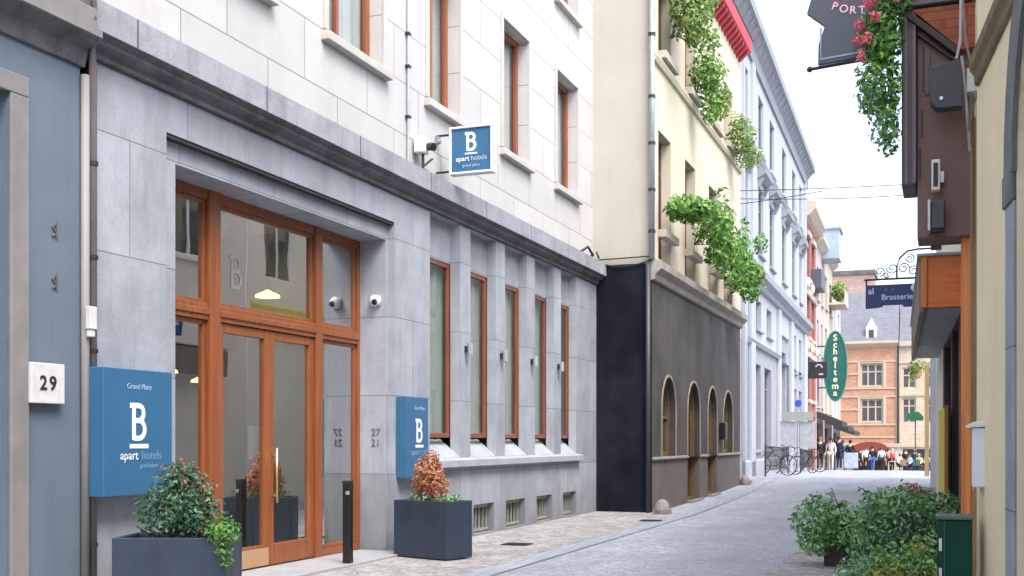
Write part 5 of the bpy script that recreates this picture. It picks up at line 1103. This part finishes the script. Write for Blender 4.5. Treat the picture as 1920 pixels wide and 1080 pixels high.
m.tube([(-.62, 16.82, 3.68), (-.62, 16.82, 3.85), (-.58, 16.82, 3.97), (-.48, 16.82, 4.06), (-.34, 16.82, 4.08), (-.1, 16.82, 4.08)], .014, 6)
def scroll(cx, cz, r, a0, turns, d=1): return [(cx + r * (1 - .75 * k / 24) * math.cos(a0 + d * turns * 2 * math.pi * k / 24), 16.82, cz + r * (1 - .75 * k / 24) * math.sin(a0 + d * turns * 2 * math.pi * k / 24)) for k in range(25)]
for cx, cz, r, a0, d_ in ((-.85, 3.79, .07, -1.5, 1), (-.76, 3.74, .045, 0, -1), (-.68, 3.83, .08, 3.1, 1), (-.53, 3.82, .08, 0, 1), (-.45, 3.95, .07, 2, -1), (-.4, 3.78, .07, 1, 1)): m.tube(scroll(cx, cz, r, a0, 1.4, d_), .008, 5)
m.build('scroll_bracket', darkm, t)
# row beyond, mirrored in the entrance glass
KR = side(-.115, 20.2, -.0065, -1)
T = empty('plastered_house', KR(26, 0, 0), label='light plastered house beyond the shop, only its white corner strip in view', cat='house')
gb = mat('grey_beige_render', (.80, .77, .70), .85, var=.06, vs=1.2)
hl = [(a, a + 1.2, z, z + 2, .2) for a in (20.9, 23.6, 26.6, 29.3) for z in (4.9,)] + [(a, a + 2, .1, 2.8, .2) for a in (28,)]
m = MB().wall(KR, 20.22, 31.5, -.05, 8, hl); m.q(KR(31.5, 0), KR(31.5, 0, -5), KR(31.5, 8, -5), KR(31.5, 8)); m.q(KR(20.22, 8), KR(31.5, 8), KR(31.5, 8, -6), KR(20.22, 8, -6)); m.build('wall', gb, T, fixn=False)
for a in (20.9, 23.6, 26.6, 29.3):
    for z in (4.9,): window(T, KR, a, a + 1.2, z, z + 2, -.1, white, pane_dark, mull=[a + .6], bv=0)
for a in (28,): window(T, KR, a, a + 2, .1, 2.8, -.1, brown_d, pane_dark, mull=[a + 1], bv=0, name='shop_window')
MB().box(-.335, -.19, 31.51, 31.66, -.1, 3.6).build('corner_strip', mat('bluish_white_paint', (.62, .66, .72), .7, var=.08), T)
MB().extr(KR, [(.0, 4.15), (.0, 4.35), (.1, 4.3), (.12, 3.72), (.1, 3.7)], 20.4, 31.2).build('awning_box', mat('yellow_awning', (.62, .52, .16), .8, var=.08), T)
for a, lb in ((23.6, 'window box on the nearer window of plastered house, mirrored in the transom'), (26.6, 'window box on the farther window of plastered house, mirrored in the transom')):
    shrub('window_box_plant', KR(a + .6, 4.6, .15), [(KR(a + .6, 4.8, .15), (.15, .75, .16))], 350, .05, lf_dark, lb, seed=int(a), stems=3)
# end-of-row details seen under the canopy
tag(MB().box(-.60, -.46, 40.0, 40.2, gz(40), 3.9).build('timber_pole', wood('ochre_wood', (.2, .14, .06), (.3, .22, .1), .6)), 'slim ochre wooden pole near the white corner strip', 'pole')
t = empty('hanging_basket', (-1.0, 52, 5.0), label='round terracotta hanging basket left of the ochre pole', cat='basket')
MB().ell((-1.12, 52, 4.35), (.26, .26, .3), 14, 10).build('bowl', mat('terracotta', (.5, .25, .12), .8, var=.3, vs=6), t, smooth=True)
MB().tube([(-1.12, 52, 4.6), (-1.12, 52, 5.4), (.1, 52, 5.4)], .02, 5).build('hook', darkm, t)
t = empty('green_parasol', (-1.5, 60, gz(60)), label='small green awning or parasol under the hanging basket', cat='parasol')
MB().prism(face(60), [(-1.75, 2.45), (-1.0, 2.4), (-.95, 2.6), (-1.2, 2.85), (-1.7, 2.75)], -1.2, 0).build('canvas', mat('green_canvas', (.01, .10, .035), .8, var=.1), t)
MB().tube([(-1.35, 60.6, gz(60)), (-1.35, 60.6, 2.5)], .03, 6).build('pole', darkm, t)
shrub('basket_plant', (-1.1, 52, 4.5), [((-1.1, 51.8, 4.6), (.4, .3, .35)), ((-1.3, 51.8, 4.3), (.15, .2, .4))], 260, .07, lf_olive, 'olive green plant growing from the terracotta hanging basket', seed=77, stems=3)

# mailbox
t = empty('mailbox', (.24, 8.62, 1.05), label='white metal mailbox with sloping lid on the cream wall', cat='mailbox')
wm = mat('mailbox_white', (.66, .69, .74), .45, var=.08, vs=4)
MB().box(.185, .315, 8.60, 8.85, 1.07, 1.49).build('body', wm, t, bevel=.008)
MB().prism(face(8.58), [(.145, 1.485), (.145, 1.505), (.19, 1.53), (.32, 1.545), (.32, 1.50), (.19, 1.492)], -.29, 0).build('lid', mat('lid_white', (.62, .62, .63), .5), t, bevel=.004)
MB().box(.19, .2, 8.62, 8.83, 1.055, 1.068).build('catch', metal, t)
# cabinet
t = empty('utility_cabinet', (.07, 8.65, 0), label='dark green metal cabinet in front of the shrubs', cat='cabinet')
gm = mat('dark_green_paint', (.005, .05, .032), .5, var=.15, vs=3, spec=.15)
MB().box(-.045, .185, 8.55, 8.85, .0, .84).build('body', gm, t, bevel=.008)
MB().box(-.055, .195, 8.535, 8.865, .842, .868).build('lid', mat('grey_green_edge', (.07, .12, .1), .45), t, bevel=.006)
MB().box(.0, .006, 8.543, 8.549, .02, .83).build('door_edge', mat('teal_edge', (.02, .1, .1), .4), t)
m = MB()
for z0, z1 in ((.62, .71), (.36, .5)): m.box(-.034, -.014, 8.541, 8.549, z0, z1)
each(m, 'label_strip', mat('label_white', (.6, .62, .65), .5), t)
# shrubs in pots
def pot(x, y, w_, d_, h, t): MB().box(x - w_ / 2, x + w_ / 2, y - d_ / 2, y + d_ / 2, .01, h).build('pot', brown_d, t, bevel=.01)
t = shrub('potted_bush', (-1.02, 13.1, .2), [((-1.3, 13.0, .5), (.32, .3, .28)), ((-1.08, 13.1, .46), (.28, .3, .28)), ((-1.33, 12.9, .28), (.2, .2, .18)), ((-.95, 13.0, .36), (.24, .3, .24)), ((-1.35, 13, .72), (.1, .1, .14)), ((-1.18, 13, .75), (.06, .06, .14))], 2100, .034, lf_bush, 'leftmost rounded green potted bush at street edge', seed=51, stems=10)
pot(-1.0, 13.2, .5, .4, .25, t)
t = shrub('potted_bush', (-.35, 12.2, .2), [((-.66, 12.0, .62), (.18, .3, .24)), ((-.42, 12.1, .62), (.36, .34, .34)), ((-.1, 12.0, .62), (.33, .3, .3)), ((-.45, 12.0, .3), (.5, .35, .3)), ((.02, 11.9, .74), (.16, .2, .14)), ((-.78, 12, .84), (.05, .05, .12)), ((-.6, 12, .86), (.06, .06, .1))], 3500, .03, lf_mid, 'tall dark green potted bush behind the green cabinet', seed=52, stems=10,
      extra=[('flowers', [((-.30, 12.0, .94), (.14, .1, .05)), ((-.22, 12, .9), (.1, .1, .06))], 90, .022, lf_cop), ('bright_leaves', [((-.4, 11.85, .75), (.45, .25, .2)), ((-.5, 11.8, .45), (.4, .2, .25))], 1000, .028, lf_bush), ('pale_leaves', [((-.45, 11.75, .6), (.4, .15, .3))], 300, .024, lf_pale)])
pot(-.35, 12.25, .8, .4, .3, t)
t = shrub('potted_bush', (-.42, 9.7, .1), [((-.62, 9.9, .22), (.26, .25, .26)), ((-.35, 9.8, .3), (.28, .25, .28)), ((-.15, 9.7, .38), (.16, .2, .28))], 2300, .022, lf_bush, 'nearest low bush with yellow leaf tips beside the green cabinet', seed=53, stems=6,
      extra=[('yellow_leaves', [((-.4, 9.65, .3), (.22, .15, .18)), ((-.2, 9.6, .55), (.09, .1, .1)), ((-.15, 9.6, .3), (.12, .1, .15))], 520, .02, lf_yel), ('pale_leaves', [((-.6, 9.75, .25), (.2, .15, .25))], 300, .02, lf_pale)])
pot(-.38, 9.9, .5, .35, .16, t)
# drain covers
for x, y, lb in ((-5.35, 14.2, 'small dark drain cover on the pavement by the basement windows'), (-4.75, 19.2, 'small dark drain cover near the gutter bend')):
    m = MB()
    for k in range(6): m.box(x - .17, x + .17, y - .15 + k * .055, y - .12 + k * .055, gz(y) + .012, gz(y) + .018)
    m.box(x - .19, x + .19, y - .17, y + .17, gz(y) + .007, gz(y) + .010)
    tag(m.build('drain_cover', darkm), lb, 'drain cover')
